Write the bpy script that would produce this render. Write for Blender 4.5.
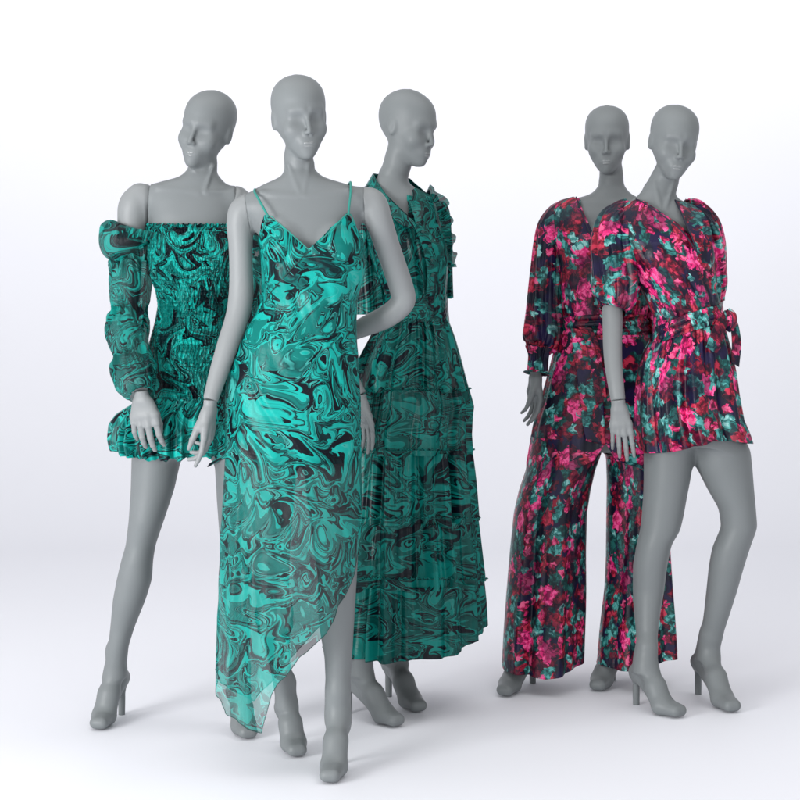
import bpy, math, time
import numpy as np
from mathutils import Vector
D = bpy.data
for o in list(D.objects): D.objects.remove(o)
scene = bpy.context.scene
C = scene.collection
PI = math.pi
rng = np.random.default_rng(7)

# ------------------------------------------------------------------ camera
F, CAMZ, HOR = 1911.0, 1.33, 266.0          # focal length in photo pixels, eye height, horizon row
cam = D.cameras.new('camera'); camo = D.objects.new('camera', cam); C.objects.link(camo)
camo.location = (0, 0, CAMZ); camo.rotation_euler = (PI/2, 0, 0)
cam.sensor_width = 36; cam.lens = F/800*36; cam.shift_y = -(400-HOR)/800
cam.clip_end = 200
scene.camera = camo
# ------------------------------------------------------------------ world and lamps
w = D.worlds.new('World'); scene.world = w; w.use_nodes = True
w.node_tree.nodes['Background'].inputs[0].default_value = (0.985, 0.99, 1.0, 1)
w.node_tree.nodes['Background'].inputs[1].default_value = 0.62
def area(name, loc, target, size, power, col=(1, 1, 1), sy=None):
    l = D.lights.new(name, 'AREA'); l.energy = power; l.color = col; l.size = size
    if sy: l.shape = 'RECTANGLE'; l.size_y = sy
    o = D.objects.new(name, l); C.objects.link(o); o.location = loc
    o.rotation_euler = (Vector(target)-Vector(loc)).to_track_quat('-Z', 'Y').to_euler()
    return o
area('key_softbox', (-3.4, 1.6, 1.35), (0.1, 5.4, 1.05), 1.9, 235, sy=1.9)
area('front_softbox', (1.2, -0.6, 1.9), (0.2, 5.5, 0.6), 2.0, 36, sy=2.0)
area('added_floor_fill', (0.0, 4.9, 4.4), (0, 4.9, 0), 6.0, 74, sy=3.2)  # unseen panel, added to brighten the floor around the figures
area('added_backdrop_fill', (0.0, 10.7, 3.75), (0, 12.6, 2.9), 9.0, 48, sy=0.6)  # unseen strip added above the frame to whiten the backdrop's top
scene.view_settings.view_transform = 'Standard'; scene.view_settings.look = 'None'
scene.view_settings.exposure = 0.0; scene.view_settings.gamma = 1
scene.render.engine = 'CYCLES'
scene.cycles.max_bounces = 8; scene.cycles.transparent_max_bounces = 16

# ------------------------------------------------------------------ node helpers
class NT:
    def __init__(s, name):
        s.m = D.materials.new(name); s.m.use_nodes = True
        s.t = s.m.node_tree; s.t.nodes.clear()
        s.out = s.t.nodes.new('ShaderNodeOutputMaterial')
    def n(s, typ, ins=None, **kw):
        nd = s.t.nodes.new('ShaderNode'+typ)
        for k, v in kw.items(): setattr(nd, k, v)
        for k, v in (ins or {}).items():
            sock = nd.inputs[k]
            if isinstance(v, bpy.types.NodeSocket): s.t.links.new(v, sock)
            else: sock.default_value = v
        return nd
    def math(s, op, a, b=0.0, c=0.0, clamp=False):
        return s.n('Math', {0: a, 1: b, 2: c}, operation=op, use_clamp=clamp).outputs[0]
    def vmath(s, op, a, b=(0, 0, 0), sc=None):
        nd = s.n('VectorMath', {0: a, 1: b}, operation=op)
        if sc is not None: nd.inputs['Scale'].default_value = sc
        return nd.outputs[0]
    def noise(s, vec, scale, detail=0.0, rough=0.5, dist=0.0, dims='3D', w=None):
        nd = s.n('TexNoise', {'Vector': vec, 'Scale': scale, 'Detail': detail, 'Roughness': rough, 'Distortion': dist}, noise_dimensions=dims)
        return nd
    def mix(s, f, a, b, blend='MIX'):
        nd = s.n('Mix', data_type='RGBA', blend_type=blend)
        for i, v in ((0, f), (6, a), (7, b)):
            if isinstance(v, bpy.types.NodeSocket): s.t.links.new(v, nd.inputs[i])
            else: nd.inputs[i].default_value = v
        return nd.outputs[2]
    def ramp(s, fac, stops, interp='LINEAR'):
        nd = s.n('ValToRGB', {0: fac}); r = nd.color_ramp; r.interpolation = interp
        while len(r.elements) > 1: r.elements.remove(r.elements[-1])
        r.elements[0].position = stops[0][0]; r.elements[0].color = stops[0][1]
        for p, c in stops[1:]:
            e = r.elements.new(p); e.color = c
        return nd.outputs[0]
def g4(v): return (v, v, v, 1)
def step(s, x, lo, hi):      # smoothstep
    nd = s.n('MapRange', {0: x, 1: lo, 2: hi, 3: 0.0, 4: 1.0}, interpolation_type='SMOOTHSTEP')
    return nd.outputs[0]

def paint_material(name, col, rough=0.48):
    s = NT(name); tc = s.n('TexCoord').outputs['Object']
    n1 = s.noise(tc, 9.0, 3.0).outputs[0]
    n2 = s.noise(tc, 420.0, 2.0).outputs[0]
    c = s.mix(n1, (col[0]*.95, col[1]*.95, col[2]*.95, 1), (col[0]*1.05, col[1]*1.05, col[2]*1.05, 1))
    r = s.math('MULTIPLY_ADD', n1, 0.12, rough-0.06)
    bmp = s.n('Bump', {'Strength': 0.04, 'Distance': 0.001, 'Height': n2}).outputs[0]
    b = s.n('BsdfPrincipled', {'Base Color': c, 'Roughness': r, 'Normal': bmp, 'Specular IOR Level': 0.35})
    s.t.links.new(b.outputs[0], s.out.inputs[0]); return s.m

def cloth_output(s, col, rough=0.45, bump=None, alpha=None, sheen=0.15, spec=0.35, trans=0.0, bumpd=0.003, bstr=0.5):
    tc = s.n('TexCoord').outputs['UV']
    weave = s.noise(tc, 900.0, 1.0).outputs[0]
    wr = s.noise(tc, 26.0, 3.0, 0.55, 0.6).outputs[0]
    h = s.math('MULTIPLY_ADD', weave, 0.06, s.math('MULTIPLY', wr, 0.8))
    if bump is not None: h = s.math('ADD', h, bump)
    nrm = s.n('Bump', {'Strength': bstr, 'Distance': bumpd, 'Height': h}).outputs[0]
    b = s.n('BsdfPrincipled', {'Base Color': col, 'Roughness': rough, 'Normal': nrm, 'Specular IOR Level': spec,
                               'Sheen Weight': sheen, 'Sheen Roughness': 0.4})
    sh = b.outputs[0]
    if trans > 0:
        tl = s.n('BsdfTranslucent', {'Color': col, 'Normal': nrm}).outputs[0]
        sh = s.n('MixShader', {0: trans, 1: sh, 2: tl}).outputs[0]
    if alpha is not None:
        tp = s.n('BsdfTransparent').outputs[0]
        sh = s.n('MixShader', {0: alpha, 1: tp, 2: sh}).outputs[0]
    s.t.links.new(sh, s.out.inputs[0]); return s.m

TEAL_L = (0.006, 0.42, 0.365, 1); TEAL_M = (0.0015, 0.18, 0.158, 1); TEAL_D = (0.001, 0.060, 0.060, 1)
TEAL_K = (0.002, 0.022, 0.026, 1); BLK = (0.002, 0.004, 0.009, 1); PALE = (0.06, 0.46, 0.41, 1)
def marble_colour(s, scale=1.0, dark=1.0, off=(0, 0, 0), rot=.35):
    scale = scale*.92
    uv = s.vmath('ADD', s.n('TexCoord').outputs['UV'], off)
    p = s.vmath('SCALE', uv, sc=scale)
    def warp(v, sc, amt, o):
        n_ = s.noise(s.vmath('ADD', v, o), sc, 0.0, dims='2D').outputs[1]
        return s.vmath('ADD', v, s.vmath('SCALE', s.vmath('SUBTRACT', n_, (.5, .5, .5)), sc=amt))
    def crease(v, sc, amt, o, ang):      # folds the ink over itself along sharp lines
        n_ = s.noise(s.vmath('ADD', v, o), sc, 0.0, dims='2D').outputs[0]
        a_ = s.math('MULTIPLY', s.math('ABSOLUTE', s.math('SUBTRACT', n_, .5)), amt)
        return s.vmath('ADD', v, s.n('CombineXYZ', {0: s.math('MULTIPLY', a_, math.cos(ang)), 1: s.math('MULTIPLY', a_, math.sin(ang))}).outputs[0])
    p0 = s.n('Mapping', {'Vector': p, 'Rotation': (0, 0, rot), 'Scale': (1.0, 1.2, 1)}).outputs[0]
    p1 = warp(p0, 7.0, .10, (0, 0, 0)); p1 = crease(p1, 13.0, .25, (2, 6, 0), 1.45); p1 = crease(p1, 21.0, .10, (8, 3, 0), .2)
    p2 = warp(p1, 20.0, .035, (3.1, 7.7, 0)); p2 = crease(p2, 40.0, .06, (5, 1, 0), 1.9); p3 = warp(p2, 60.0, .006, (13.1, 1.7, 0))
    y_ = s.n('SeparateXYZ', {0: p3}).outputs[1]
    v = s.math('MULTIPLY_ADD', s.noise(p3, 9.0, 0.0, dims='2D').outputs[0], 1.5, s.math('MULTIPLY', y_, 11.0))
    t = s.math('FRACT', v)
    k = lambda c: tuple(x*dark for x in c[:3])+(1,)
    c = s.ramp(t, [(0.0, k(TEAL_M)), (0.12, k(TEAL_M)), (0.135, k(PALE)), (0.16, k(TEAL_L)), (0.33, k(TEAL_L)), (0.345, BLK), (0.430, BLK), (0.445, k(TEAL_M)),
                   (0.50, k(TEAL_D)), (0.515, BLK), (0.56, BLK), (0.575, k(PALE)), (0.59, k(TEAL_M)), (0.66, k(TEAL_L)), (0.75, k(TEAL_L)),
                   (0.765, BLK), (0.865, BLK), (0.88, k(PALE)), (0.93, k(TEAL_D)), (1.0, k(TEAL_M))])
    pool = s.noise(s.vmath('ADD', p3, (5, 5, 0)), 13.0, 0.0, dims='2D').outputs[0]
    c = s.mix(step(s, pool, 0.74, 0.75), c, BLK)
    tint = s.noise(s.vmath('ADD', p2, (9, 5, 0)), 11.0, 1.0, dims='2D').outputs[0]
    c = s.mix(s.math('MULTIPLY', step(s, tint, 0.52, 0.62), 0.25), c, k(TEAL_D))
    return c
def marble(name, scale=1.0, dark=1.0, rough=0.38, alpha=None, smock=False, trans=0.0, off=(0, 0, 0), sheen=0.0, sheer_from=None, rot=.35):
    s = NT(name); c = marble_colour(s, scale, dark, off, rot); bump = None
    if smock:
        uv = s.n('TexCoord').outputs['UV']
        st = s.n('Mapping', {'Vector': s.vmath('ADD', uv, s.vmath('SCALE', s.noise(uv, 30.0, 1.0, dims='2D').outputs[1], sc=.006)), 'Scale': (210, 60, 1)}).outputs[0]
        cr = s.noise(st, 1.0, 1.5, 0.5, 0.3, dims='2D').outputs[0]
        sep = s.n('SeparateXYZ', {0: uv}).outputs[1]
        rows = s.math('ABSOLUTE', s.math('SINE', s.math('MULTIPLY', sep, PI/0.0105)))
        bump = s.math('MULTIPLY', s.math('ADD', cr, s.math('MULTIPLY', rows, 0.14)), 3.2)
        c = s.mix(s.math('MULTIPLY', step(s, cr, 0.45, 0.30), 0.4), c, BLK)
    al = None
    if alpha is not None:
        al = alpha
        if sheer_from is not None:       # uv v (metres, negative downwards) where the lining ends
            sep2 = s.n('SeparateXYZ', {0: s.n('TexCoord').outputs['UV']}).outputs[1]
            a1 = s.math('MULTIPLY', step(s, sep2, sheer_from[0], sheer_from[1]), sheer_from[2]-alpha)
            a2 = s.math('MULTIPLY', step(s, sep2, -.56, -.46), 1.0-sheer_from[2])
            al = s.math('ADD', s.math('ADD', a1, a2), alpha)
    return cloth_output(s, c, rough, bump, al, sheen, 0.2, trans, bumpd=0.005 if smock else 0.006, bstr=1.0 if smock else 0.45)

def floral(name, scale=1.0, off=(0, 0, 0)):
    s = NT(name)
    uv = s.vmath('ADD', s.n('TexCoord').outputs['UV'], off)
    p = s.vmath('SCALE', uv, sc=scale)
    def warp(vec, sc, amt, o):
        a = s.noise(s.vmath('ADD', vec, o), sc, 1.0, dims='2D').outputs[1]
        return s.vmath('ADD', vec, s.vmath('SCALE', s.vmath('SUBTRACT', a, (.5, .5, .5)), sc=amt))
    pw = warp(p, 38.0, 0.022, (1, 2, 0)); pww = warp(pw, 90.0, 0.012, (4, 2, 0))
    tone = s.noise(p, 75.0, 2.0, 0.6, dims='2D').outputs[0]
    fine = s.noise(pww, 130.0, 2.0, 0.6, dims='2D').outputs[0]
    cv = s.n('TexVoronoi', {'Vector': pww, 'Scale': 78.0}, voronoi_dimensions='2D', feature='F1')
    chunk = s.math('ADD', s.math('MULTIPLY', s.n('SeparateXYZ', {0: cv.outputs['Color']}).outputs[0], .62), s.math('MULTIPLY', s.math('SUBTRACT', .62, cv.outputs['Distance']), .75))
    base = s.mix(step(s, s.noise(p, 14.0, 1.0, dims='2D').outputs[0], 0.45, 0.6), (0.004, 0.005, 0.018, 1), (0.012, 0.008, 0.045, 1))
    def layer(col, sc, o, seed_lo, rad, c1, c2, c3, petals=5.0, stretch=None, src=pw):
        v = s.vmath('ADD', src, o)
        if stretch:
            v = s.n('Mapping', {'Vector': v, 'Rotation': (0, 0, stretch[0]), 'Scale': (1, stretch[1], 1)}).outputs[0]
        vo = s.n('TexVoronoi', {'Vector': v, 'Scale': sc, 'Randomness': 1.0}, voronoi_dimensions='2D')
        rnd = s.n('SeparateXYZ', {0: vo.outputs['Color']})
        # petal shape from the angle round the cell's centre
        dv = s.vmath('SUBTRACT', v, vo.outputs['Position']); sp = s.n('SeparateXYZ', {0: dv})
        ang = s.math('ARCTAN2', sp.outputs[1], sp.outputs[0])
        pet = s.math('ABSOLUTE', s.math('SINE', s.math('MULTIPLY_ADD', ang, petals/2.0, s.math('MULTIPLY', rnd.outputs[1], 6.0))))
        dist = s.math('ADD', vo.outputs['Distance'], s.math('MULTIPLY', s.math('SUBTRACT', fine, 0.5), 0.35))
        lim = s.math('MULTIPLY_ADD', pet, rad*(.85 if petals == 2.0 else .45), rad*(.38 if petals == 2.0 else .62))
        inside = step(s, s.math('SUBTRACT', lim, dist), -0.01, 0.02)
        keep = s.math('GREATER_THAN', rnd.outputs[0], seed_lo)
        mask = s.math('MULTIPLY', inside, keep)
        q_ = s.math('ADD', chunk, s.math('MULTIPLY', tone, 0.75))
        cc = s.mix(step(s, q_, 0.60, 0.78), c1, c2)
        cc = s.mix(step(s, q_, 0.92, 1.06), cc, c3)
        return s.mix(mask, col, cc)
    c = base
    c = layer(c, 9.0, (.3, .1, 0), 0.35, 0.50, (0.014, 0.002, 0.012, 1), (0.075, 0.003, 0.020, 1), (0.16, 0.006, 0.03, 1))
    c = layer(c, 22.0, (.35, .7, 0), 0.50, 0.42, (0.016, 0.002, 0.012, 1), (0.10, 0.004, 0.022, 1), (0.30, 0.010, 0.035, 1))
    c = layer(c, 16.0, (.7, .9, 0), 0.52, 0.46, (0.004, 0.026, 0.030, 1), (0.008, 0.070, 0.068, 1), (0.02, 0.15, 0.14, 1), 2.0)
    c = layer(c, 16.0, (.1, .6, 0), 0.52, 0.43, (0.06, 0.002, 0.014, 1), (0.26, 0.007, 0.030, 1), (0.55, 0.030, 0.075, 1))
    c = layer(c, 13.0, (.9, .2, 0), 0.66, 0.42, (0.24, 0.006, 0.07, 1), (0.80, 0.024, 0.20, 1), (0.98, 0.12, 0.36, 1))
    c = layer(c, 19.0, (.4, .35, 0), 0.70, 0.46, (0.005, 0.04, 0.045, 1), (0.02, 0.18, 0.17, 1), (0.10, 0.42, 0.40, 1), 2.0)
    c = layer(c, 30.0, (.2, .8, 0), 0.74, 0.42, (0.16, 0.006, 0.03, 1), (0.62, 0.02, 0.14, 1), (0.85, 0.12, 0.28, 1))
    c = layer(c, 34.0, (.6, .1, 0), 0.86, 0.46, (0.01, 0.08, 0.08, 1), (0.05, 0.28, 0.27, 1), (0.28, 0.60, 0.58, 1), 2.0)
    dk = s.noise(p, 11.0, 2.0, dims='2D').outputs[0]
    c = s.mix(s.math('MULTIPLY', step(s, dk, 0.55, 0.62), 0.6), c, (0.006, 0.005, 0.024, 1))
    return cloth_output(s, c, 0.36, None, None, 0.0, 0.30, 0.0, 0.006, 0.45)

M_skin = paint_material('grey_mannequin_paint', (0.178, 0.194, 0.200))
M_arm = paint_material('paler_mannequin_grey', (0.236, 0.249, 0.255))  # paler grey than the body, for most arms and hands
M_lips = paint_material('glossy_lip_lacquer', (0.20, 0.215, 0.22), 0.24)
M_lips.node_tree.nodes['Principled BSDF'].inputs['Coat Weight'].default_value = 0.8
M_lips.node_tree.nodes['Principled BSDF'].inputs['Specular IOR Level'].default_value = 0.5
M_marble = marble('teal_marbled_satin', 1.0, rough=.33)
M_marble_sheer = marble('teal_marbled_chiffon', 1.0, 1.0, 0.36, alpha=0.55, trans=0.15, off=(0.31, 0.12, 0), sheer_from=(-1.18, -0.95, 0.68))
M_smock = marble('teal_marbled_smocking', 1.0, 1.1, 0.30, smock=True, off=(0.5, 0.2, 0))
M_sleeve = marble('teal_marbled_sheer_sleeve', 1.1, 0.8, 0.45, alpha=0.80, trans=0.2, off=(0.9, 0.2, 0))
M_bubble = marble('teal_marbled_skirt', 1.1, 0.9, 0.4, off=(1.7, 0.6, 0))
M_dark = marble('deep_teal_marbled_chiffon', 1.05, 0.42, 0.28, trans=0.0, off=(2.3, 0.9, 0), rot=1.6)
M_gauze = marble('deep_teal_gauze', 1.3, 0.45, 0.4, alpha=0.9, trans=0.1, off=(2.9, 0.9, 0))
M_strap = paint_material('teal_strap_satin', (0.02, 0.23, 0.19), 0.4)
M_seam = paint_material('dark_teal_piping', (0.006, 0.05, 0.045), 0.5)
M_floral = floral('floral_print_satin', .9)
M_floral2 = floral('floral_print_crepe', .95, (0.63, 0.27, 0))
M_navy = paint_material('navy_binding', (0.012, 0.012, 0.03), 0.5)
M_button = paint_material('dark_teal_button', (0.01, 0.06, 0.055), 0.25)
M_metal = paint_material('steel_rod', (0.6, 0.6, 0.62), 0.25)
M_metal.node_tree.nodes['Principled BSDF'].inputs['Metallic'].default_value = 1.0

# ------------------------------------------------------------------ objects
def tag(o, label=None, cat=None, group=None, kind=None):
    for k, v in (('label', label), ('category', cat), ('group', group), ('kind', kind)):
        if v: o[k] = v
    return o
def link_mesh(name, verts, faces, mat, parent=None, uvs=None, solid=0.0, smooth=True):
    me = D.meshes.new(name)
    V = np.asarray(verts, dtype=np.float64)
    if parent is not None: V = V-np.array(root_loc(parent))
    Fc = np.asarray(faces, dtype=np.int32)
    me.vertices.add(len(V)); me.vertices.foreach_set('co', V.ravel())
    nl = Fc.size; nf = len(Fc); k = Fc.shape[1]
    me.loops.add(nl); me.loops.foreach_set('vertex_index', Fc.ravel())
    me.polygons.add(nf); me.polygons.foreach_set('loop_start', np.arange(nf, dtype=np.int32)*k)
    me.update(calc_edges=True); me.validate()
    if smooth: me.polygons.foreach_set('use_smooth', np.ones(len(me.polygons), dtype=bool))
    if uvs is not None:
        ul = me.uv_layers.new(name='UVMap')
        idx = np.zeros(len(me.loops), dtype=np.int32); me.loops.foreach_get('vertex_index', idx)
        U = np.asarray(uvs, dtype=np.float32)
        ul.data.foreach_set('uv', U[idx].ravel())
    me.materials.append(mat)
    o = D.objects.new(name, me); C.objects.link(o)
    if parent is not None: o.parent = parent
    if solid:
        md = o.modifiers.new('thickness', 'SOLIDIFY'); md.thickness = solid; md.offset = 0
    return o
def root_loc(o):
    p = Vector((0, 0, 0))
    while o is not None: p += o.location; o = o.parent
    return p

# ------------------------------------------------------------------ distance field modelling
def W(px, py, d): return np.array([(px-400)*d/F, d, CAMZ-(py-HOR)*d/F])
def WX(px, d, z): return np.array([(px-400)*d/F, d, z])
def smin(a, b, k):
    h = np.maximum(k-np.abs(a-b), 0)/k
    return np.minimum(a, b)-h*h*k*0.25
def smax(a, b, k): return -smin(-a, -b, k)
class Grid:
    def __init__(s, lo, hi, h):
        s.h = h; s.lo = np.array(lo, float); s.n = (np.ceil((np.array(hi)-s.lo)/h)+1).astype(int)
        s.v = np.full(tuple(s.n), 0.3, np.float32)
    def box(s, lo, hi):
        i0 = np.clip(np.floor((np.array(lo)-s.lo)/s.h).astype(int), 0, s.n); i1 = np.clip(np.ceil((np.array(hi)-s.lo)/s.h).astype(int)+1, 0, s.n)
        ax = [(s.lo[k]+s.h*np.arange(i0[k], i1[k])).astype(np.float32) for k in range(3)]
        sl = tuple(slice(i0[k], i1[k]) for k in range(3))
        return sl, ax[0][:, None, None], ax[1][None, :, None], ax[2][None, None, :]
    def cone(s, a, b, ra, rb, k=0.012, sub=False):
        a = np.asarray(a, float); b = np.asarray(b, float); m = max(ra, rb)+max(k, .008)+.008
        sl, X, Y, Z = s.box(np.minimum(a, b)-m, np.maximum(a, b)+m)
        if s.v[sl].size == 0: return
        ab = b-a; L2 = max(float(ab@ab), 1e-9)
        t = np.clip(((X-a[0])*ab[0]+(Y-a[1])*ab[1]+(Z-a[2])*ab[2])/L2, 0, 1)
        dd = np.sqrt((X-a[0]-t*ab[0])**2+(Y-a[1]-t*ab[1])**2+(Z-a[2]-t*ab[2])**2)-(ra+(rb-ra)*t)
        s.v[sl] = smax(s.v[sl], -dd, k) if sub else smin(s.v[sl], dd, k)
    def loft(s, zs, cx, cy, a, b, k=0.02, ex=2.0):
        # stack of ellipses, zs ascending
        m = k+.012
        sl, X, Y, Z = s.box((min(cx-a)-m, min(cy-b)-m, zs[0]-m), (max(cx+a)+m, max(cy+b)+m, zs[-1]+m))
        z = Z.ravel(); f = lambda q: np.interp(z, zs, q)[None, None, :].astype(np.float32)
        A = f(a); B = f(b); x = X-f(cx); y = Y-f(cy)
        if ex == 2.0:
            k1 = np.sqrt((x/A)**2+(y/B)**2)+1e-6; k2 = np.sqrt((x/A**2)**2+(y/B**2)**2)+1e-6
            dd = k1*(k1-1)/k2
        else:
            k1 = (np.abs(x/A)**ex+np.abs(y/B)**ex)**(1/ex)+1e-6
            k2 = np.sqrt((x/A**2)**2+(y/B**2)**2)+1e-6
            dd = (k1-1)*np.sqrt((x/A)**2+(y/B)**2)/k2
        dd = np.maximum(dd, np.maximum(zs[0]-Z, Z-zs[-1]))
        s.v[sl] = smin(s.v[sl], dd.astype(np.float32), k)
    def sample(s, P):
        q = (P-s.lo)/s.h; q = np.clip(q, 0, s.n-1.001); i = q.astype(int); f = q-i
        r = 0
        for dx in (0, 1):
            for dy in (0, 1):
                for dz in (0, 1):
                    r = r+s.v[i[:, 0]+dx, i[:, 1]+dy, i[:, 2]+dz]*np.abs(1-dx-f[:, 0])*np.abs(1-dy-f[:, 1])*np.abs(1-dz-f[:, 2])
        return r
    def push(s, P, margin):
        P = P.copy(); e = s.h
        for it in range(4):
            v = s.sample(P); m = v < margin
            if not m.any(): break
            Q = P[m]; g = np.stack([s.sample(Q+np.eye(3)[k]*e)-s.sample(Q-np.eye(3)[k]*e) for k in range(3)], 1)
            g /= np.linalg.norm(g, axis=1)[:, None]+1e-9
            P[m] = Q+g*(margin-v[m])[:, None]
        return P
def nets(v, lo, h):
    ins = v < 0; n = v.shape
    cs = tuple(k-1 for k in n)
    c = np.zeros(cs, np.uint8)
    for dx in (0, 1):
        for dy in (0, 1):
            for dz in (0, 1):
                c += ins[dx:dx+cs[0], dy:dy+cs[1], dz:dz+cs[2]]
    act = (c > 0) & (c < 8); ii = np.argwhere(act); idx = np.full(cs, -1, np.int32); idx[act] = np.arange(len(ii))
    acc = np.zeros((len(ii), 3)); cnt = np.zeros(len(ii))
    cor = {}
    for dx in (0, 1):
        for dy in (0, 1):
            for dz in (0, 1): cor[dx, dy, dz] = v[ii[:, 0]+dx, ii[:, 1]+dy, ii[:, 2]+dz]
    for a in list(cor):
        for ax in range(3):
            if a[ax] == 0:
                b = list(a); b[ax] = 1; b = tuple(b)
                va, vb = cor[a], cor[b]; m = (va < 0) != (vb < 0)
                t = np.where(m, va/np.where(m, va-vb, 1), 0)
                p = np.array(a, float)[None, :].repeat(len(ii), 0); p[:, ax] += t
                acc += p*m[:, None]; cnt += m
    V = lo+h*(ii+acc/cnt[:, None])
    Fs = []
    for ax in range(3):
        a1, a2 = [(1, 2), (2, 0), (0, 1)][ax]
        sa = [slice(None)]*3; sb = [slice(None)]*3; sa[ax] = slice(0, -1); sb[ax] = slice(1, None)
        A = ins[tuple(sa)]; B = ins[tuple(sb)]
        e = np.argwhere(A != B); e = e[(e[:, a1] > 0) & (e[:, a2] > 0) & (e[:, a1] < n[a1]-1) & (e[:, a2] < n[a2]-1)]
        flip = ~A[e[:, 0], e[:, 1], e[:, 2]]
        q = []
        for (o1, o2) in ((-1, -1), (0, -1), (0, 0), (-1, 0)):
            k = e.copy(); k[:, a1] += o1; k[:, a2] += o2; q.append(idx[k[:, 0], k[:, 1], k[:, 2]])
        q = np.stack(q, 1); q[flip] = q[flip][:, ::-1]; Fs.append(q)
    Fs = np.concatenate(Fs)
    # light relaxation to even the net out
    E = np.concatenate([Fs[:, [0, 1]], Fs[:, [1, 2]], Fs[:, [2, 3]], Fs[:, [3, 0]]])
    for it in range(2):
        s_ = np.zeros_like(V); k_ = np.zeros(len(V))
        for c_ in range(3): s_[:, c_] = np.bincount(E[:, 0], V[E[:, 1], c_], len(V))+np.bincount(E[:, 1], V[E[:, 0], c_], len(V))
        k_ = np.bincount(E[:, 0], minlength=len(V))+np.bincount(E[:, 1], minlength=len(V))
        V = V*.5+.5*s_/np.maximum(k_, 1)[:, None]
    return V, Fs

def smooth_rows(rows, d, step_px=1.0, win=9):
    """rows (py, xl, xr, half depth m, depth offset m) -> dense table of py, cx, hw, hd, dd"""
    R = np.array([tuple(r)+(0.0,)*(5-len(r)) for r in rows], float)
    py = np.arange(R[0, 0], R[-1, 0]+.01, step_px)
    cols = [np.interp(py, R[:, 0], R[:, k]) for k in range(1, 5)]
    k = np.hanning(win+2)[1:-1]; k /= k.sum(); p = win//2
    sm = [np.convolve(np.concatenate([2*c[0]-c[1:p+1][::-1], c, 2*c[-1]-c[-p-1:-1][::-1]]), k, 'valid') for c in cols]
    return py, (sm[0]+sm[1])/2, (sm[1]-sm[0])/2, sm[2], sm[3]+d
def rows_world(rows, d, win=9):
    py, cx, hw, hd, dd = smooth_rows(rows, d, 1.0, win)
    z = CAMZ-(py-HOR)*dd/F
    o = np.argsort(z)
    return z[o], ((cx-400)*dd/F)[o], dd[o], np.maximum(hw*dd/F, .003)[o], np.maximum(hd, .003)[o]

# ------------------------------------------------------------------ the head
_H = np.array([  # z, half width, front, back
 (-.1135, .002, .052, .046), (-.109, .0150, .065, .030), (-.100, .0245, .0715, .016), (-.087, .0345, .0750, -.002), (-.070, .0450, .0765, -.026), (-.050, .0545, .077, -.055), (-.028, .061, .0772, -.081),
 (-.005, .0660, .0790, -.098), (.020, .0700, .0815, -.1065), (.045, .0710, .0790, -.107), (.068, .0670, .069, -.0985), (.088, .0560, .050, -.082), (.102, .040, .026, -.060), (.110, .0225, .003, -.040), (.1135, .002, -.018, -.021)])
_u = np.concatenate([[0], np.cumsum(np.linalg.norm(np.diff(_H, axis=0), axis=1))])
def _cubic(x, y, n=160):          # natural cubic through the profile, so that the skull has no rings
    m = len(x); A = np.zeros((m, m)); r = np.zeros(m); h = np.diff(x); A[0, 0] = A[-1, -1] = 1
    for i in range(1, m-1): A[i, i-1], A[i, i], A[i, i+1] = h[i-1], 2*(h[i-1]+h[i]), h[i]; r[i] = 6*((y[i+1]-y[i])/h[i]-(y[i]-y[i-1])/h[i-1])
    M = np.linalg.solve(A, r); xs = np.linspace(x[0], x[-1], n); k = np.clip(np.searchsorted(x, xs)-1, 0, m-2); a = x[k+1]-xs; b = xs-x[k]; H = h[k]
    return M[k]*a**3/(6*H)+M[k+1]*b**3/(6*H)+(y[k]/H-M[k]*H/6)*a+(y[k+1]/H-M[k+1]*H/6)*b
HZ, HW_, HF, HB = [_cubic(_u, _H[:, c]) for c in range(4)]
def head_frame(yaw, roll, pitch):
    y, r, p = map(math.radians, (yaw, roll, pitch))
    f = Vector((math.sin(y)*math.cos(p), -math.cos(y)*math.cos(p), -math.sin(p)))
    up = Vector((math.sin(y)*math.sin(p), -math.cos(y)*math.sin(p), math.cos(p)))
    q = Vector((0, 1, 0))
    from mathutils import Matrix
    Rm = Matrix.Rotation(r, 3, 'Y')
    f = Rm @ f; up = Rm @ up; x = f.cross(up)
    return np.array([x, f, up])        # rows: right, forward, up
def ell(q, c, r):
    x, y, z = q[0]-c[0], q[1]-c[1], q[2]-c[2]
    k1 = np.sqrt((x/r[0])**2+(y/r[1])**2+(z/r[2])**2)+1e-6; k2 = np.sqrt((x/r[0]**2)**2+(y/r[1]**2)**2+(z/r[2]**2)**2)+1e-6
    return k1*(k1-1)/k2
def cap(q, a, b, ra, rb):
    ab = [b[i]-a[i] for i in range(3)]; L2 = sum(t*t for t in ab)
    t = np.clip(sum((q[i]-a[i])*ab[i] for i in range(3))/L2, 0, 1)
    return np.sqrt(sum((q[i]-a[i]-t*ab[i])**2 for i in range(3)))-(ra+(rb-ra)*t)
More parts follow.
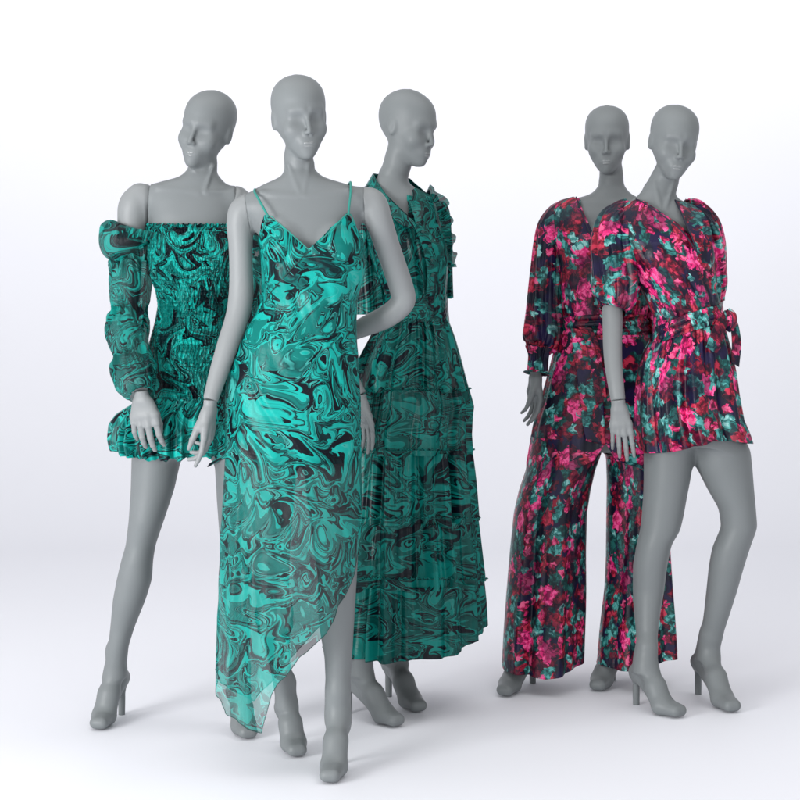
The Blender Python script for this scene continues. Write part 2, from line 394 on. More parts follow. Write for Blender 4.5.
def head_field(q):
    z = q[2]; f = lambda t: np.interp(z, HZ, t).astype(np.float32)
    A = np.maximum(f(HW_), .002); yf = f(HF); yb = f(HB); cy = (yf+yb)/2; B = np.maximum((yf-yb)/2, .002)
    x, y = q[0], q[1]-cy
    k1 = np.sqrt((x/A)**2+(y/B)**2)+1e-6; k2 = np.sqrt((x/A**2)**2+(y/B**2)**2)+1e-6
    d = k1*(k1-1)/k2; d = np.maximum(d, np.maximum(HZ[0]-z, z-HZ[-1]))
    ax = np.abs(q[0]); m = (ax, q[1], q[2])
    d = smin(d, ell(m, (.034, .052, -.034), (.020, .018, .018)), .03)          # cheekbones
    d = smin(d, cap(m, (.010, .0735, .014), (.036, .062, .015), .008, .007), .022)  # brow
    d = smax(d, -ell(m, (.0265, .0875, -.009), (.0165, .0150, .0120)), .022)        # eye hollows
    d = smin(d, cap(q, (0, .0745, .008), (0, .0935, -.0395), .0050, .0064), .010)   # nose
    d = smin(d, ell(m, (.0078, .0845, -.0425), (.0056, .008, .0052)), .006)
    d = smin(d, ell(q, (0, .070, -.070), (.022, .0135, .016)), .022)              # muzzle
    d = smin(d, ell(q, (0, .0650, -.098), (.012, .011, .011)), .018)             # chin
    e = ell(m, (.0680, -.014, -.009), (.0065, .0140, .0235))
    e = smax(e, -ell(m, (.0760, -.010, -.009), (.0045, .008, .014)), .005)
    d = smin(d, e, .014)
    return d.astype(np.float32)
def lips_field(q):
    ax = np.abs(q[0]); m = (ax, q[1], q[2])
    up = ell(q, (0, .0772, -.0698), (.0200, .0088, .0048)); up = smin(up, ell(m, (.0050, .0822, -.0690), (.0065, .0040, .0040)), .004)
    dn = ell(q, (0, .0765, -.0772), (.0165, .0098, .0056))
    return np.minimum(up, dn)

# ------------------------------------------------------------------ figures
GROUP = 'grey faceless mannequins posed in a line-up'
class Figure:
    def __init__(s, d, base_px, label):
        s.d = d
        s.root = D.objects.new('mannequin', None); C.objects.link(s.root)
        s.root.location = WX(base_px, d, 0.0); s.root.empty_display_size = .2
        tag(s.root, label, 'mannequin', GROUP)
    def build(s, torso, neck, legs, feet, head, arms, extra, hh=0.003, headscale=1.0):
        d = s.d
        x0 = min(r[1] for r in torso+neck+sum(legs, [])); x1 = max(r[2] for r in torso+neck+sum(legs, []))
        for f in feet: x0 = min(x0, f['toe'][0]-14, f['heel'][0]-14); x1 = max(x1, f['toe'][0]+14, f['heel'][0]+14)
        for a in arms: x0 = min([x0]+[p[0]-25 for p in a['path']]); x1 = max([x1]+[p[0]+25 for p in a['path']])
        x0 = min(x0, head['c'][0]-42); x1 = max(x1, head['c'][0]+42)
        G = Grid(((x0-400)*(d+.25)/F-.02 if x0 < 400 else (x0-400)*(d-.25)/F-.02, d-.34, -.02), ((x1-400)*(d+.25)/F+.02 if x1 > 400 else (x1-400)*(d-.2)/F+.02, d+.34, 1.90), hh)
        s.G = G
        t0 = torso[0]; tc = (t0[1]+t0[2])/2; torso = [(t0[0]-8, tc-5, tc+5, .02), (t0[0]-4, tc-(tc-t0[1])*.6, tc+(tc-t0[1])*.6, .032)]+torso
        z, cx, cy, a, b = rows_world(torso, d, 7); G.loft(z, cx, cy, a, b, .02, 2.25)
        z, cx, cy, a, b = rows_world(neck, d); G.loft(z, cx, cy, a, b, .035)
        for L in legs:
            z, cx, cy, a, b = rows_world(L, d, 15); G.loft(z, cx, cy, a, b, .03)
        for (a, b, ra, rb, k) in extra: G.cone(a, b, ra, rb, k)
        # feet
        for f in feet:
            A = W(*f['ankle']); Hh = WX(f['heel'][0], f['heel'][1], f.get('hz', .100)); B = WX(f['ball'][0], f['ball'][1], .027); T = WX(f['toe'][0], f['toe'][1], .021)
            dirv = T-Hh; dirv[2] = 0; dirv /= np.linalg.norm(dirv); sd = np.array([dirv[1], -dirv[0], 0])
            G.cone(A+(0, 0, .065), Hh*.7+A*.3, .0225, .0225, .03); G.cone(Hh*.6+A*.4, Hh, .024, .0205, .02)
            mid = A*.45+B*.55+np.array([0, 0, .006])
            G.cone(A, mid, .0275, .0262, .022)
            for sg in (-1, 1):
                G.cone(mid+sd*.004*sg, B+sd*.011*sg, .0262, .0242, .018)
                G.cone(B+sd*.010*sg, T+sd*.010*sg, .0240, .0175, .012)
            G.cone(Hh, B, .022, .021, .02)
            G.cone(Hh, (Hh[0]-dirv[0]*.007, Hh[1]-dirv[1]*.007, .066), .0205, .0112, .012)
            h0 = Hh-dirv*.007; h0[2] = .080; h1 = Hh-dirv*.006; h1[2] = 0.001+f.get('lift', 0)
            tube('heel', [h0, h0*.6+h1*.4, h1*.97+h0*.03, h1], [.0104, .0108, .0100, .0096], M_skin, s.root, seg=20)
        # floor clip for soles
        sl, X, Y, Z = G.box(G.lo, (99, 99, .08)); G.v[sl] = smax(G.v[sl], (0.002-Z)*np.ones_like(G.v[sl]), .004)
        # head
        hc = W(*head['c']); Rm = head_frame(head['yaw'], head['roll'], head.get('pitch', 0)); sc = head.get('s', 1.0)
        sl, X, Y, Z = G.box(hc-.15, hc+.15); X = X-hc[0]; Y = Y-hc[1]; Z = Z-hc[2]
        q = [(X*Rm[i][0]+Y*Rm[i][1]+Z*Rm[i][2])/sc for i in range(3)]
        hf = head_field(q)*sc
        # keep the neck out of the face
        G.v[sl] = smin(G.v[sl], hf, .020)
        s.hc, s.Rm, s.hs = hc, Rm, sc
        lg = Grid((-.03, .06, -.085), (.03, .10, -.055), .0009)
        _, X, Y, Z = lg.box(lg.lo, (9, 9, 9)); lg.v[:] = lips_field((X+0*Y+0*Z, Y+0*X+0*Z, Z+0*X+0*Y))
        lv, lf = nets(lg.v, lg.lo, lg.h); lv = hc+sc*(lv@Rm)
        lo_ = link_mesh('lips', lv, lf[:, ::-1] if False else lf, M_lips, s.root); tag(lo_, 'glossy lacquered lips')
        # arms
        Abody = G.v.copy() if False else G.v
        for a in arms:
            P = [W(p[0], p[1], d+p[2]) for p in a['path']]; Rr = [p[3] for p in a['path']]
            P, Rr = spline(P, Rr, 6)
            lo = np.min(P, 0)-.08; hi = np.max(P, 0)+.08
            sl, X, Y, Z = G.box(lo, hi); B = np.full(G.v[sl].shape, .2, np.float32)
            for i in range(len(P)-1):
                m = max(Rr[i], Rr[i+1])+.05
                g2 = Grid.__new__(Grid); g2.h = G.h; g2.lo = np.array([X.ravel()[0], Y.ravel()[0], Z.ravel()[0]]); g2.n = np.array(B.shape); g2.v = B
                g2.cone(P[i], P[i+1], Rr[i], Rr[i+1], .0015)
            pc, pn = a['cut']; pc = W(pc[0], pc[1], d+pc[2]); pn = np.array(pn, float); pn /= np.linalg.norm(pn)
            S = (X-pc[0])*pn[0]+(Y-pc[1])*pn[1]+(Z-pc[2])*pn[2]          # > 0 on the arm side
            A = G.v[sl].copy(); U = smin(A, B, .03)
            near = ((X-pc[0])**2+(Y-pc[1])**2+(Z-pc[2])**2) < .095**2
            fade = np.clip(1.6-1.6*np.sqrt((X-pc[0])**2+(Y-pc[1])**2+(Z-pc[2])**2)/.095, 0, 1)
            arm = np.where(near, np.maximum(np.maximum(U, B-.005*fade), -.0010-S), B)
            wc = P[-1]; wd = P[-1]-P[-2]; wd /= np.linalg.norm(wd)        # flat end at the wrist
            Wp = (X-wc[0])*wd[0]+(Y-wc[1])*wd[1]+(Z-wc[2])*wd[2]
            arm = np.maximum(arm, Wp-.0008)
            A2 = np.where(near, np.maximum(A, S-.0010), A)
            G.v[sl] = np.minimum(A2, np.where(near, np.maximum(U, S-.0010), A2))
            a_full = np.full(tuple(np.array(arm.shape)+2), .1, np.float32); a_full[1:-1, 1:-1, 1:-1] = arm
            v, f = nets(a_full, np.array([X.ravel()[0], Y.ravel()[0], Z.ravel()[0]])-G.h, G.h)
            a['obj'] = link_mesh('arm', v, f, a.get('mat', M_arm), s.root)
            a['wrist'] = wc; a['wdir'] = wd; a['wr'] = Rr[-1]
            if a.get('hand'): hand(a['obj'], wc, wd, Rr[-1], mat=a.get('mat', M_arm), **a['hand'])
        v, f = nets(G.v, G.lo, G.h)
        s.body = link_mesh('body', v, f, M_skin, s.root)
        return s
def spline(P, R, sub):
    P = np.array(P); R = np.array(R); n = len(P); out = []; ro = []
    E = np.concatenate([[2*P[0]-P[1]], P, [2*P[-1]-P[-2]]]); ER = np.concatenate([[R[0]], R, [R[-1]]])
    for i in range(n-1):
        for t in np.arange(sub)/sub:
            c = [-.5*t+t*t-.5*t**3, 1-2.5*t*t+1.5*t**3, .5*t+2*t*t-1.5*t**3, -.5*t*t+.5*t**3]
            out.append(sum(c[k]*E[i+k] for k in range(4))); ro.append(sum(c[k]*ER[i+k] for k in range(4)))
    out.append(P[-1]); ro.append(R[-1])
    return np.array(out), np.array(ro)
def frames(P):
    T = np.gradient(P, axis=0); T /= np.linalg.norm(T, axis=1)[:, None]
    ref = np.array([0, -1.0, 0]) if abs(T[0][1]) < .9 else np.array([1.0, 0, 0])
    N = []; n = ref-T[0]*(ref@T[0]); n /= np.linalg.norm(n)
    for t in T:
        n = n-t*(n@t); n /= np.linalg.norm(n); N.append(n.copy())
    N = np.array(N); B = np.cross(T, N)
    return T, N, B
def grid_faces(nv, nu, closed=True):
    i, j = np.meshgrid(np.arange(nv-1), np.arange(nu if closed else nu-1), indexing='ij'); j2 = (j+1) % nu
    return np.stack([i*nu+j, i*nu+j2, (i+1)*nu+j2, (i+1)*nu+j], -1).reshape(-1, 4)
def tube(name, P, R, mat, parent, seg=12, sub=4, capped=True, flat=1.0):
    P, R = spline(P, R, sub); T, N, B = frames(P)
    th = np.linspace(0, 2*PI, seg, endpoint=False)
    V = P[:, None, :]+R[:, None, None]*(np.cos(th)[None, :, None]*N[:, None, :]*flat+np.sin(th)[None, :, None]*B[:, None, :])
    V = V.reshape(-1, 3); Fc = grid_faces(len(P), seg)
    if capped:
        V = np.concatenate([V, P[:1], P[-1:]]); a, b = len(V)-2, len(V)-1; e = (len(P)-1)*seg
        k = np.arange(0, seg, 2); F2 = np.stack([np.full(len(k), a), (k+2) % seg, k+1, k], 1)
        F3 = np.stack([np.full(len(k), b), e+k, e+k+1, e+(k+2) % seg], 1); Fc = np.concatenate([Fc, F2, F3])
    L = np.concatenate([[0], np.cumsum(np.linalg.norm(np.diff(P, axis=0), axis=1))])
    uv = np.stack([np.tile(th*R.mean(), len(P)), np.repeat(-L, seg)], 1)
    if capped: uv = np.concatenate([uv, [[0, 0], [0, -L[-1]]]])
    return link_mesh(name, V, Fc, mat, parent, uv)

def hand(parent, wc, wd, wr, U, curl=(20, 22, 25, 28), spread=.7, scale=.95, wide=1.0, thumb=(0, 0), palm=None, mat=None, bend=None):
    """U: direction of the thumb side; palm side is W x U or its opposite (palm=+1/-1)."""
    Wd = wd if bend is None else np.array(bend, float); Wd = Wd/np.linalg.norm(Wd)
    U = np.array(U, float); U = U-Wd*(U@Wd); U /= np.linalg.norm(U); Vv = np.cross(Wd, U)*(palm or 1)
    G = Grid((-.06, -.07, -.012), (.075, .085, .225), .00165)
    def c(a, b, ra, rb, k=.006): G.cone(a, b, ra, rb, k)
    r0 = wr/scale
    for s_ in (-1, 1):
        c((.003*s_, 0, 0), (.006*s_, 0, .03), r0-.0035, .0160, .004)
    kn = [(.030, -.001, .106), (.0105, -.004, .111), (-.0085, -.003, .107), (-.0255, .001, .098)]
    rk = [.0108, .0112, .0105, .0092]
    for i, (k, r) in enumerate(zip(kn, rk)):
        c((k[0]*.42, .001, .032), (k[0]*.85, k[1]+.002, .078), .0145, .0118, .010)
        c((k[0]*.85, k[1]+.002, .078), k, .0118, r*.93, .008)
    c((.012, .008, .045), (.010, .007, .085), .010, .010, .010)
    ln = [(.038, .024, .020), (.042, .027, .021), (.039, .025, .020), (.030, .019, .018)]
    rf = [(.0084, .0077, .0066, .0052), (.0087, .0080, .0069, .0054), (.0083, .0076, .0065, .0051), (.0074, .0066, .0058, .0046)]
    for i in range(4):
        p = np.array(kn[i]); fan = math.radians([5, 1, -3, -8][i]*spread); ang = math.radians(curl[i])*.5
        for j in range(3):
            dr = np.array([math.sin(fan)*math.cos(ang), math.sin(ang), math.cos(ang)*math.cos(fan)]); q = p+dr*ln[i][j]
            c(p, q, rf[i][j], rf[i][j+1], .0022); p = q; ang += math.radians(curl[i])*(.9 if j == 0 else .6)
    to, tc = math.radians(28+thumb[0]), math.radians(18+thumb[1])
    p0 = np.array((.012, .006, .040)); p1 = p0+np.array((math.sin(to)*math.cos(tc), math.sin(tc), math.cos(to)*math.cos(tc)))*.044
    c(p0, p1, .0155, .0118, .010)
    to -= math.radians(8); dr = np.array((math.sin(to)*math.cos(tc), math.sin(tc), math.cos(to))); p2 = p1+dr*.034; c(p1, p2, .0112, .0088, .004)
    to -= math.radians(12); dr = np.array((math.sin(to)*math.cos(tc), math.sin(tc), math.cos(to))); c(p2, p2+dr*.027, .0088, .0058, .003)
    sl, X, Y, Z = G.box(G.lo, (9, 9, 9)); G.v = np.maximum(G.v, (-.0004-Z)*np.ones_like(G.v)).astype(np.float32)
    v, f = nets(G.v, G.lo, G.h)
    v = wc+scale*(v[:, :1]*U*(1+(wide-1)*np.clip(v[:, 2:]/.05, 0, 1))+v[:, 1:2]*Vv+v[:, 2:]*Wd)
    if np.linalg.det(np.array([U, Vv, Wd])) < 0: f = f[:, ::-1]
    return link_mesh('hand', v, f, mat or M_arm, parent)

# ------------------------------------------------------------------ garments
def tab(pts): 
    P = np.array(pts, float); return lambda x: np.interp(x, P[:, 0], P[:, 1])
def fix_wrap(me, period):        # the column where the print wraps round
    ul = me.uv_layers[0].data
    a = np.zeros(len(me.loops)*2, np.float32); ul.foreach_get('uv', a); a4 = a.reshape(-1, 4, 2)
    big = a4[:, :, 0].max(1)-a4[:, :, 0].min(1) > .6*period
    mid = (a4[:, :, 0].max()+a4[:, :, 0].min())/2
    m = big[:, None] & (a4[:, :, 0] < mid); a4[:, :, 0][m] += period
    ul.foreach_set('uv', a4.ravel())
def garment(fig, name, rows, mat, parent=None, front_top=None, back_top=None, front_hem=None, back_hem=None, fold=None, nu=360, nv=260,
            margin=.004, win=11, ex=2.15, ures=.17, solid=.0014, arc=None, after=None, d=None, vv=1.0):
    """A closed sheet of ellipse rows. tops and hems: tables x (photo px) -> py."""
    d = fig.d if d is None else d
    py, cx, hw, hd, dd = smooth_rows(rows, d, 1.0, win)
    th = -PI/2+np.linspace(0, 2*PI, nu, endpoint=False) if arc is None else np.linspace(arc[0], arc[1], nu)
    c, sn = np.cos(th), np.sin(th)
    cc = np.sign(c)*np.abs(c)**(2/ex); ss = np.sign(sn)*np.abs(sn)**(2/ex)
    def edge(fr, bk, default):
        out = np.full(nu, float(default))
        for it in range(4):
            x = np.interp(out, py, cx)+np.interp(out, py, hw)*cc
            f = fr(x) if fr else default; b = bk(x) if bk else f
            wgt = np.clip(.5+ss*3, 0, 1); out = .3*out+.7*(wgt*f+(1-wgt)*b)
        x = np.interp(out, py, cx)+np.interp(out, py, hw)*cc
        f = fr(x) if fr else default; b = bk(x) if bk else f
        wgt = np.clip(.5+ss*3, 0, 1)
        return wgt*f+(1-wgt)*b
    t = edge(front_top, back_top, py[0]); b = edge(front_hem, back_hem, py[-1])
    v = np.linspace(0, 1, nv)[:, None]; Y = t[None, :]+(b-t)[None, :]*v
    CX = np.interp(Y, py, cx); HW = np.interp(Y, py, hw); HD = np.interp(Y, py, hd); DD = np.interp(Y, py, dd)
    TH = th[None, :]+0*Y
    fo = fold(TH, Y, v+0*Y)*(.35+.65*np.abs(ss))[None, :] if fold is not None else 0*Y
    hwm = HW*DD/F; X = (CX-400)*DD/F+(hwm+fo)*cc[None, :]; YY = DD-(HD+fo)*ss[None, :]; Z = CAMZ-(Y-HOR)*DD/F
    V = np.stack([X, YY, Z], -1).reshape(-1, 3)
    if margin: V = fig.G.push(V, margin)
    if after is not None: V = after(V)
    closed = arc is None
    uv = np.stack([(TH*ures).ravel(), (-(Y-HOR)*d/F*vv).ravel()], 1)
    Fc = grid_faces(nv, nu, closed)
    o = link_mesh(name, V, Fc, mat, parent or fig.root, uv, solid)
    if closed: fix_wrap(o.data, 2*PI*ures)
    return o
def hem_line(o, nu, mat, r=.0009, name='rolled_hem'):
    n = len(o.data.vertices); off = root_loc(o); P = [np.array(o.data.vertices[i].co+off) for i in range(n-nu, n, 2)]
    return tube(name, P+[P[0]], [r]*(len(P)+1), mat, o, seg=6, sub=1, capped=False)
def sleeve(fig, name, path, mat, parent, nu=120, nv=160, fold=None, solid=.0012, d=None, flat=1.0, ures=None, off=(0, 0)):
    d = fig.d if d is None else d
    P = [W(p[0], p[1], d+p[2]) for p in path]; R = [p[3] for p in path]
    sub = max(2, nv//(len(P)-1)); P, R = spline(P, R, sub); T, N, B = frames(P)
    th = PI+np.linspace(0, 2*PI, nu, endpoint=False); n = len(P)
    v = np.linspace(0, 1, n)[:, None]; TH = th[None, :]+0*v
    fo = fold(TH, v+0*TH) if fold is not None else 0*TH
    RR = R[:, None]+fo
    V = P[:, None, :]+(RR*np.cos(TH)*flat)[..., None]*N[:, None, :]+(RR*np.sin(TH))[..., None]*B[:, None, :]
    L = np.concatenate([[0], np.cumsum(np.linalg.norm(np.diff(P, axis=0), axis=1))]); m = ures or R.mean()
    uv = np.stack([(TH*m).ravel()+off[0], np.repeat(-L, nu)+off[1]], 1)
    Vf = V.reshape(-1, 3)
    o = link_mesh(name, Vf, grid_faces(n, nu), mat, parent, uv, solid); fix_wrap(o.data, 2*PI*m); return o
def frill(fig, name, pts, width, amp, waves, mat, parent, out=None, nv=10, nu=260, solid=.001, ph=0.0, droop=0.0):
    """A gathered strip sewn along pts (world), standing out along `out` and waving."""
    P, _ = spline(pts, [0]*len(pts), max(2, nu//(len(pts)-1))); T, N, B = frames(P); n = len(P)
    s_ = np.linspace(0, 1, n); o = np.array(out, float)
    if o.ndim == 1: o = np.repeat(o[None, :], n, 0)
    else: o = np.stack([np.interp(s_, np.linspace(0, 1, len(o)), o[:, k]) for k in range(3)], 1)
    o = o-T*(np.sum(o*T, 1)[:, None]); o /= np.linalg.norm(o, axis=1)[:, None]; sd = np.cross(T, o)
    j = np.linspace(0, 1, nv)[:, None]
    wv = np.sin(2*PI*waves*s_+ph+1.3*np.sin(2*PI*waves*.37*s_))*amp
    wl = width*(1+.18*np.sin(2*PI*waves*.61*s_+1))
    V = P[None]+(j*wl)[..., None]*o[None]+(j**.8*wv)[..., None]*sd[None]+np.array([0, 0, -droop])*(j**2)[..., None]
    uv = np.stack([np.tile(s_*.9, nv), np.repeat(-j.ravel()*width, n)], 1)
    return link_mesh(name, V.reshape(-1, 3), grid_faces(nv, n, False), mat, parent, uv, solid)
from mathutils.bvhtree import BVHTree
def on_surface(objs, px, py, lift=.002):
    """point of the outer cloth seen at (px, py), lifted off it a little"""
    best = None; o0 = Vector((0, 0, CAMZ)); dr = Vector(W(px, py, 1.0))-o0; dr.normalize()
    for o in objs:
        off = root_loc(o); me = o.data
        bv = BVHTree.FromPolygons([v.co+off for v in me.vertices], [tuple(p.vertices) for p in me.polygons])
        h = bv.ray_cast(o0, dr)
        if h[0] is not None and (best is None or h[3] < best[1]): best = (h[0], h[3])
    return np.array(best[0]-dr*lift) if best else W(px, py, 5.1)
def pleats(n, seed=0, irr=.5):
    r = np.random.default_rng(seed); ph = r.uniform(0, 6.28, 6); 
    def f(TH):
        t = TH+irr*.12*np.sin(2*TH+ph[0])+irr*.07*np.sin(5*TH+ph[1])
        a = 1+.35*np.sin(3*TH+ph[2])+.25*np.sin(7*TH+ph[3])
        return (np.sin(n*t+ph[4])+.35*np.sin(2.3*n*t+ph[5]))*a/1.3
    return f

# ================================================================== setting
def ground():
    s = NT('studio_paper'); tc = s.n('TexCoord').outputs['Object']
    n = s.noise(tc, 1.2, 3.0).outputs[0]
    c = s.mix(n, (0.880, 0.884, 0.938, 1), (0.895, 0.899, 0.950, 1))
    b = s.n('BsdfPrincipled', {'Base Color': c, 'Roughness': 0.6, 'Specular IOR Level': 0.2})
    s.t.links.new(b.outputs[0], s.out.inputs[0])
    v = [(-9, -3, 0), (9, -3, 0), (9, 9.0, 0), (-9, 9.0, 0)]
    tag(link_mesh('floor', v, [[0, 1, 2, 3]], s.m), kind='structure')
    P = [(9.0+3.5*math.sin(a), 3.5-3.5*math.cos(a)) for a in np.linspace(0, PI/2, 40)]+[(12.5, 8.0)]
    V = [(x, y, z) for (y, z) in P for x in (-9, 9)]
    tag(link_mesh('backdrop', V, [[2*i, 2*i+1, 2*i+3, 2*i+2] for i in range(len(P)-1)], s.m), kind='structure')
ground()

def girl(fig, notch, shL, shR, jawL, jawR):
    """collar bones and throat cords as small ridges; every argument is (px, py, d)"""
    n = W(*notch); ex = []
    for s_ in (shL, shR):
        if s_: ex.append((n+np.array([.012*np.sign(W(*s_)[0]-n[0]), .004, 0]), W(*s_), .0062, .0085, .010))
    for s_ in (jawL, jawR):
        if s_: ex.append((W(*s_), n+np.array([.004*np.sign(W(*s_)[0]-n[0]), .002, .004]), .0048, .0046, .008))
    return ex

# ================================================================== mannequin in the short smocked dress
f1 = Figure(5.48, 170, 'mannequin in short off-shoulder teal marbled dress with puffed sleeves, head tilted over')
d = 5.48
f1.build(
    torso=[(177, 180, 217, .04), (181, 163, 222, .045), (185, 150, 226, .05), (190, 146, 230, .058), (200, 146, 236, .07), (215, 149, 238, .085), (235, 153, 236, .098),
           (260, 156, 232, .105), (300, 163, 222, .088), (330, 160, 221, .095), (370, 154, 220, .11), (400, 147, 224, .115), (425, 143, 226, .115), (445, 150, 222, .10), (455, 165, 205, .07)],
    neck=[(143, 203, 213, .02, .0), (151, 198, 215.5, .036, .0), (162, 191.5, 217.5, .043, .0), (172, 187.5, 217, .045, .01), (180, 183, 217, .05, .012), (190, 172, 222, .05, .01), (205, 166, 226, .04, .01)],
    legs=[[(415, 140, 186, .09), (455, 132, 182, .084), (490, 131, 174, .074), (520, 129, 164, .066), (545, 126, 155.5, .060, .02), (560, 121.5, 153, .058, .02), (579, 117, 152, .058, .03),
           (600, 113, 145.5, .054, .045), (627, 110.5, 134.5, .044, .07), (648, 108, 128, .037, .08), (664, 106, 126, .034, .09), (676, 104, 126, .034, .1)],
          [(425, 182, 232, .09), (450, 206, 250, .085), (465, 215, 254, .08), (500, 217, 254, .072), (540, 220, 252, .062), (580, 221, 252, .058), (620, 226, 251, .055), (670, 231, 249, .038), (693, 231, 249, .036)]],
    feet=[dict(ankle=(115, 672, 5.58), heel=(121, 5.66), hz=.112, ball=(104, 5.535), toe=(99, 5.475)),
          dict(ankle=(240, 692, 5.47), heel=(235, 5.53), ball=(243.5, 5.42), toe=(248, 5.37))],
    head=dict(c=(206.5, 129, 5.475), yaw=-19, roll=12, pitch=6),
    arms=[dict(path=[(140, 197, 0, .040), (134, 206, 0, .044), (132, 222, 0, .041), (131, 250, 0, .035), (129, 290, -.01, .032), (130, 325, -.05, .032), (135, 355, -.12, .028), (139, 380, -.18, .022), (141, 391, -.20, .0205)],
               cut=((150, 205, 0), (-1, 0, .06)), hand=dict(U=(1, -.25, 0), palm=-1, curl=(22, 20, 22, 26), bend=(.10, .0, -1), scale=.88, wide=1.35, thumb=(-14, 10))),
          dict(path=[(236, 200, 0, .040), (246, 212, 0, .042), (249, 240, 0, .036), (249, 280, .02, .033), (244, 320, .03, .032), (240, 365, .03, .027), (238, 392, .0, .021), (238, 402, 0, .020)],
               cut=((237, 210, 0), (1, 0, .06)), hand=dict(U=(-1, -.3, 0), palm=1, curl=(22, 20, 22, 26), scale=.93))],
    extra=girl(f1, (203, 193, d-.060), (158, 188, d-.038), (232, 193, d-.03), None, (213, 166, d-.030))+
          [(W(176, 250, d-.07), W(176, 252, d-.072), .045, .045, .04), (W(214, 250, d-.07), W(214, 252, d-.07), .042, .042, .04)])
tag(f1.body, None)
pl = pleats(34, 3); pw = pleats(60, 5)
rows = [(226, 146, 241, .098), (240, 148, 241, .112), (258, 147.5, 240, .128), (273, 149, 238, .128), (290, 156, 233, .112), (305, 158.5, 229, .104), (320, 156, 228, .105), (344, 149.5, 227, .115),
        (366, 148.5, 226, .122), (388, 148, 226, .124), (400, 149, 226, .125)]
def smock_fold(T, Y, v): return .0006*np.sin((Y-226)*2*PI/3.7+.8*np.sin(5*T))+.0016*pw(T+.02*np.sin(Y*.35))
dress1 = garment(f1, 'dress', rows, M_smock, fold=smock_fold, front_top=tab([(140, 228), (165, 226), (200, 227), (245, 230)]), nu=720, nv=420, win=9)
tag(dress1, 'shirred bodice of gathered marbled satin')
rows = [(396, 147, 226, .125), (404, 133, 227, .132), (414, 117, 228, .140), (424, 110, 230, .146), (438, 109, 231, .150), (447, 111, 229.5, .152), (452, 113, 229, .150), (458, 117, 226, .146)]
pk = pleats(22, 8, .9)
garment(f1, 'bubble_skirt', rows, M_bubble, dress1, fold=lambda T, Y, v: (.015*pk(T)*np.clip(v*1.3, .12, 1)+.004*pl(T)*(1.2-v)), nu=560, nv=130, win=5,
        front_hem=lambda x: np.interp(x, [105, 112, 120, 130, 160, 195, 230], [441, 446, 449, 452, 455, 454.5, 452])+1.2*np.sin(x*.45)+.7*np.sin(x*1.1), back_hem=tab([(105, 446), (230, 450)]))
pts = [W(147+94*(1-math.cos(a))/2, 227.5, 5.48-.105*math.sin(a)) for a in np.linspace(.02, PI-.02, 14)]
frill(f1, 'neckline_frill', pts, .011, .0035, 42, M_smock, dress1, out=(0, -.35, 1), nu=420)
frill(f1, 'sleeve_band', [W(118, 232, 5.44), W(128, 228, 5.40), W(140, 229, 5.385), W(149, 231, 5.39), W(156, 233, 5.385)], .030, .006, 5, M_sleeve, dress1, out=(0, -.6, -1), nu=120, nv=12, solid=0)
# puffed sleeves with three gathers
def puff(fig, path, seed, parent):
    p1 = pleats(11, seed, .9); p2 = pleats(23, seed+1, .6)
    return sleeve(fig, 'sleeve', path, M_sleeve, parent, nu=200, nv=240, fold=lambda T, v: (.009*p1(T)+.0035*p2(T+3*v))*(.55+.45*np.sin(v*26+1))*np.clip((1-v)*9, .15, 1), solid=0)
puff(f1, [(133, 227, 0, .060), (131, 233, 0, .080), (129, 243, 0, .084), (131, 251, 0, .066), (133, 255, 0, .048), (132, 262, 0, .056), (131, 280, -.01, .061), (130, 300, -.02, .056), (130, 312, -.03, .045),
          (128, 322, -.05, .056), (127.5, 335, -.075, .060), (130, 347, -.10, .053), (133, 357, -.125, .046), (133, 366, -.145, .056), (135, 378, -.17, .060), (139, 388, -.19, .050), (141.5, 394, -.20, .036), (142, 396, -.205, .034)], 21, dress1)
puff(f1, [(246, 226, .02, .055), (247, 236, .02, .072), (247, 247, .02, .066), (248, 256, .02, .048), (249, 266, .02, .062), (247, 285, .02, .062), (245, 303, .03, .048), (243, 322, .03, .06), (241, 345, .03, .055), (239, 368, .03, .04), (238, 386, 0, .045), (238, 394, 0, .026)], 27, dress1)

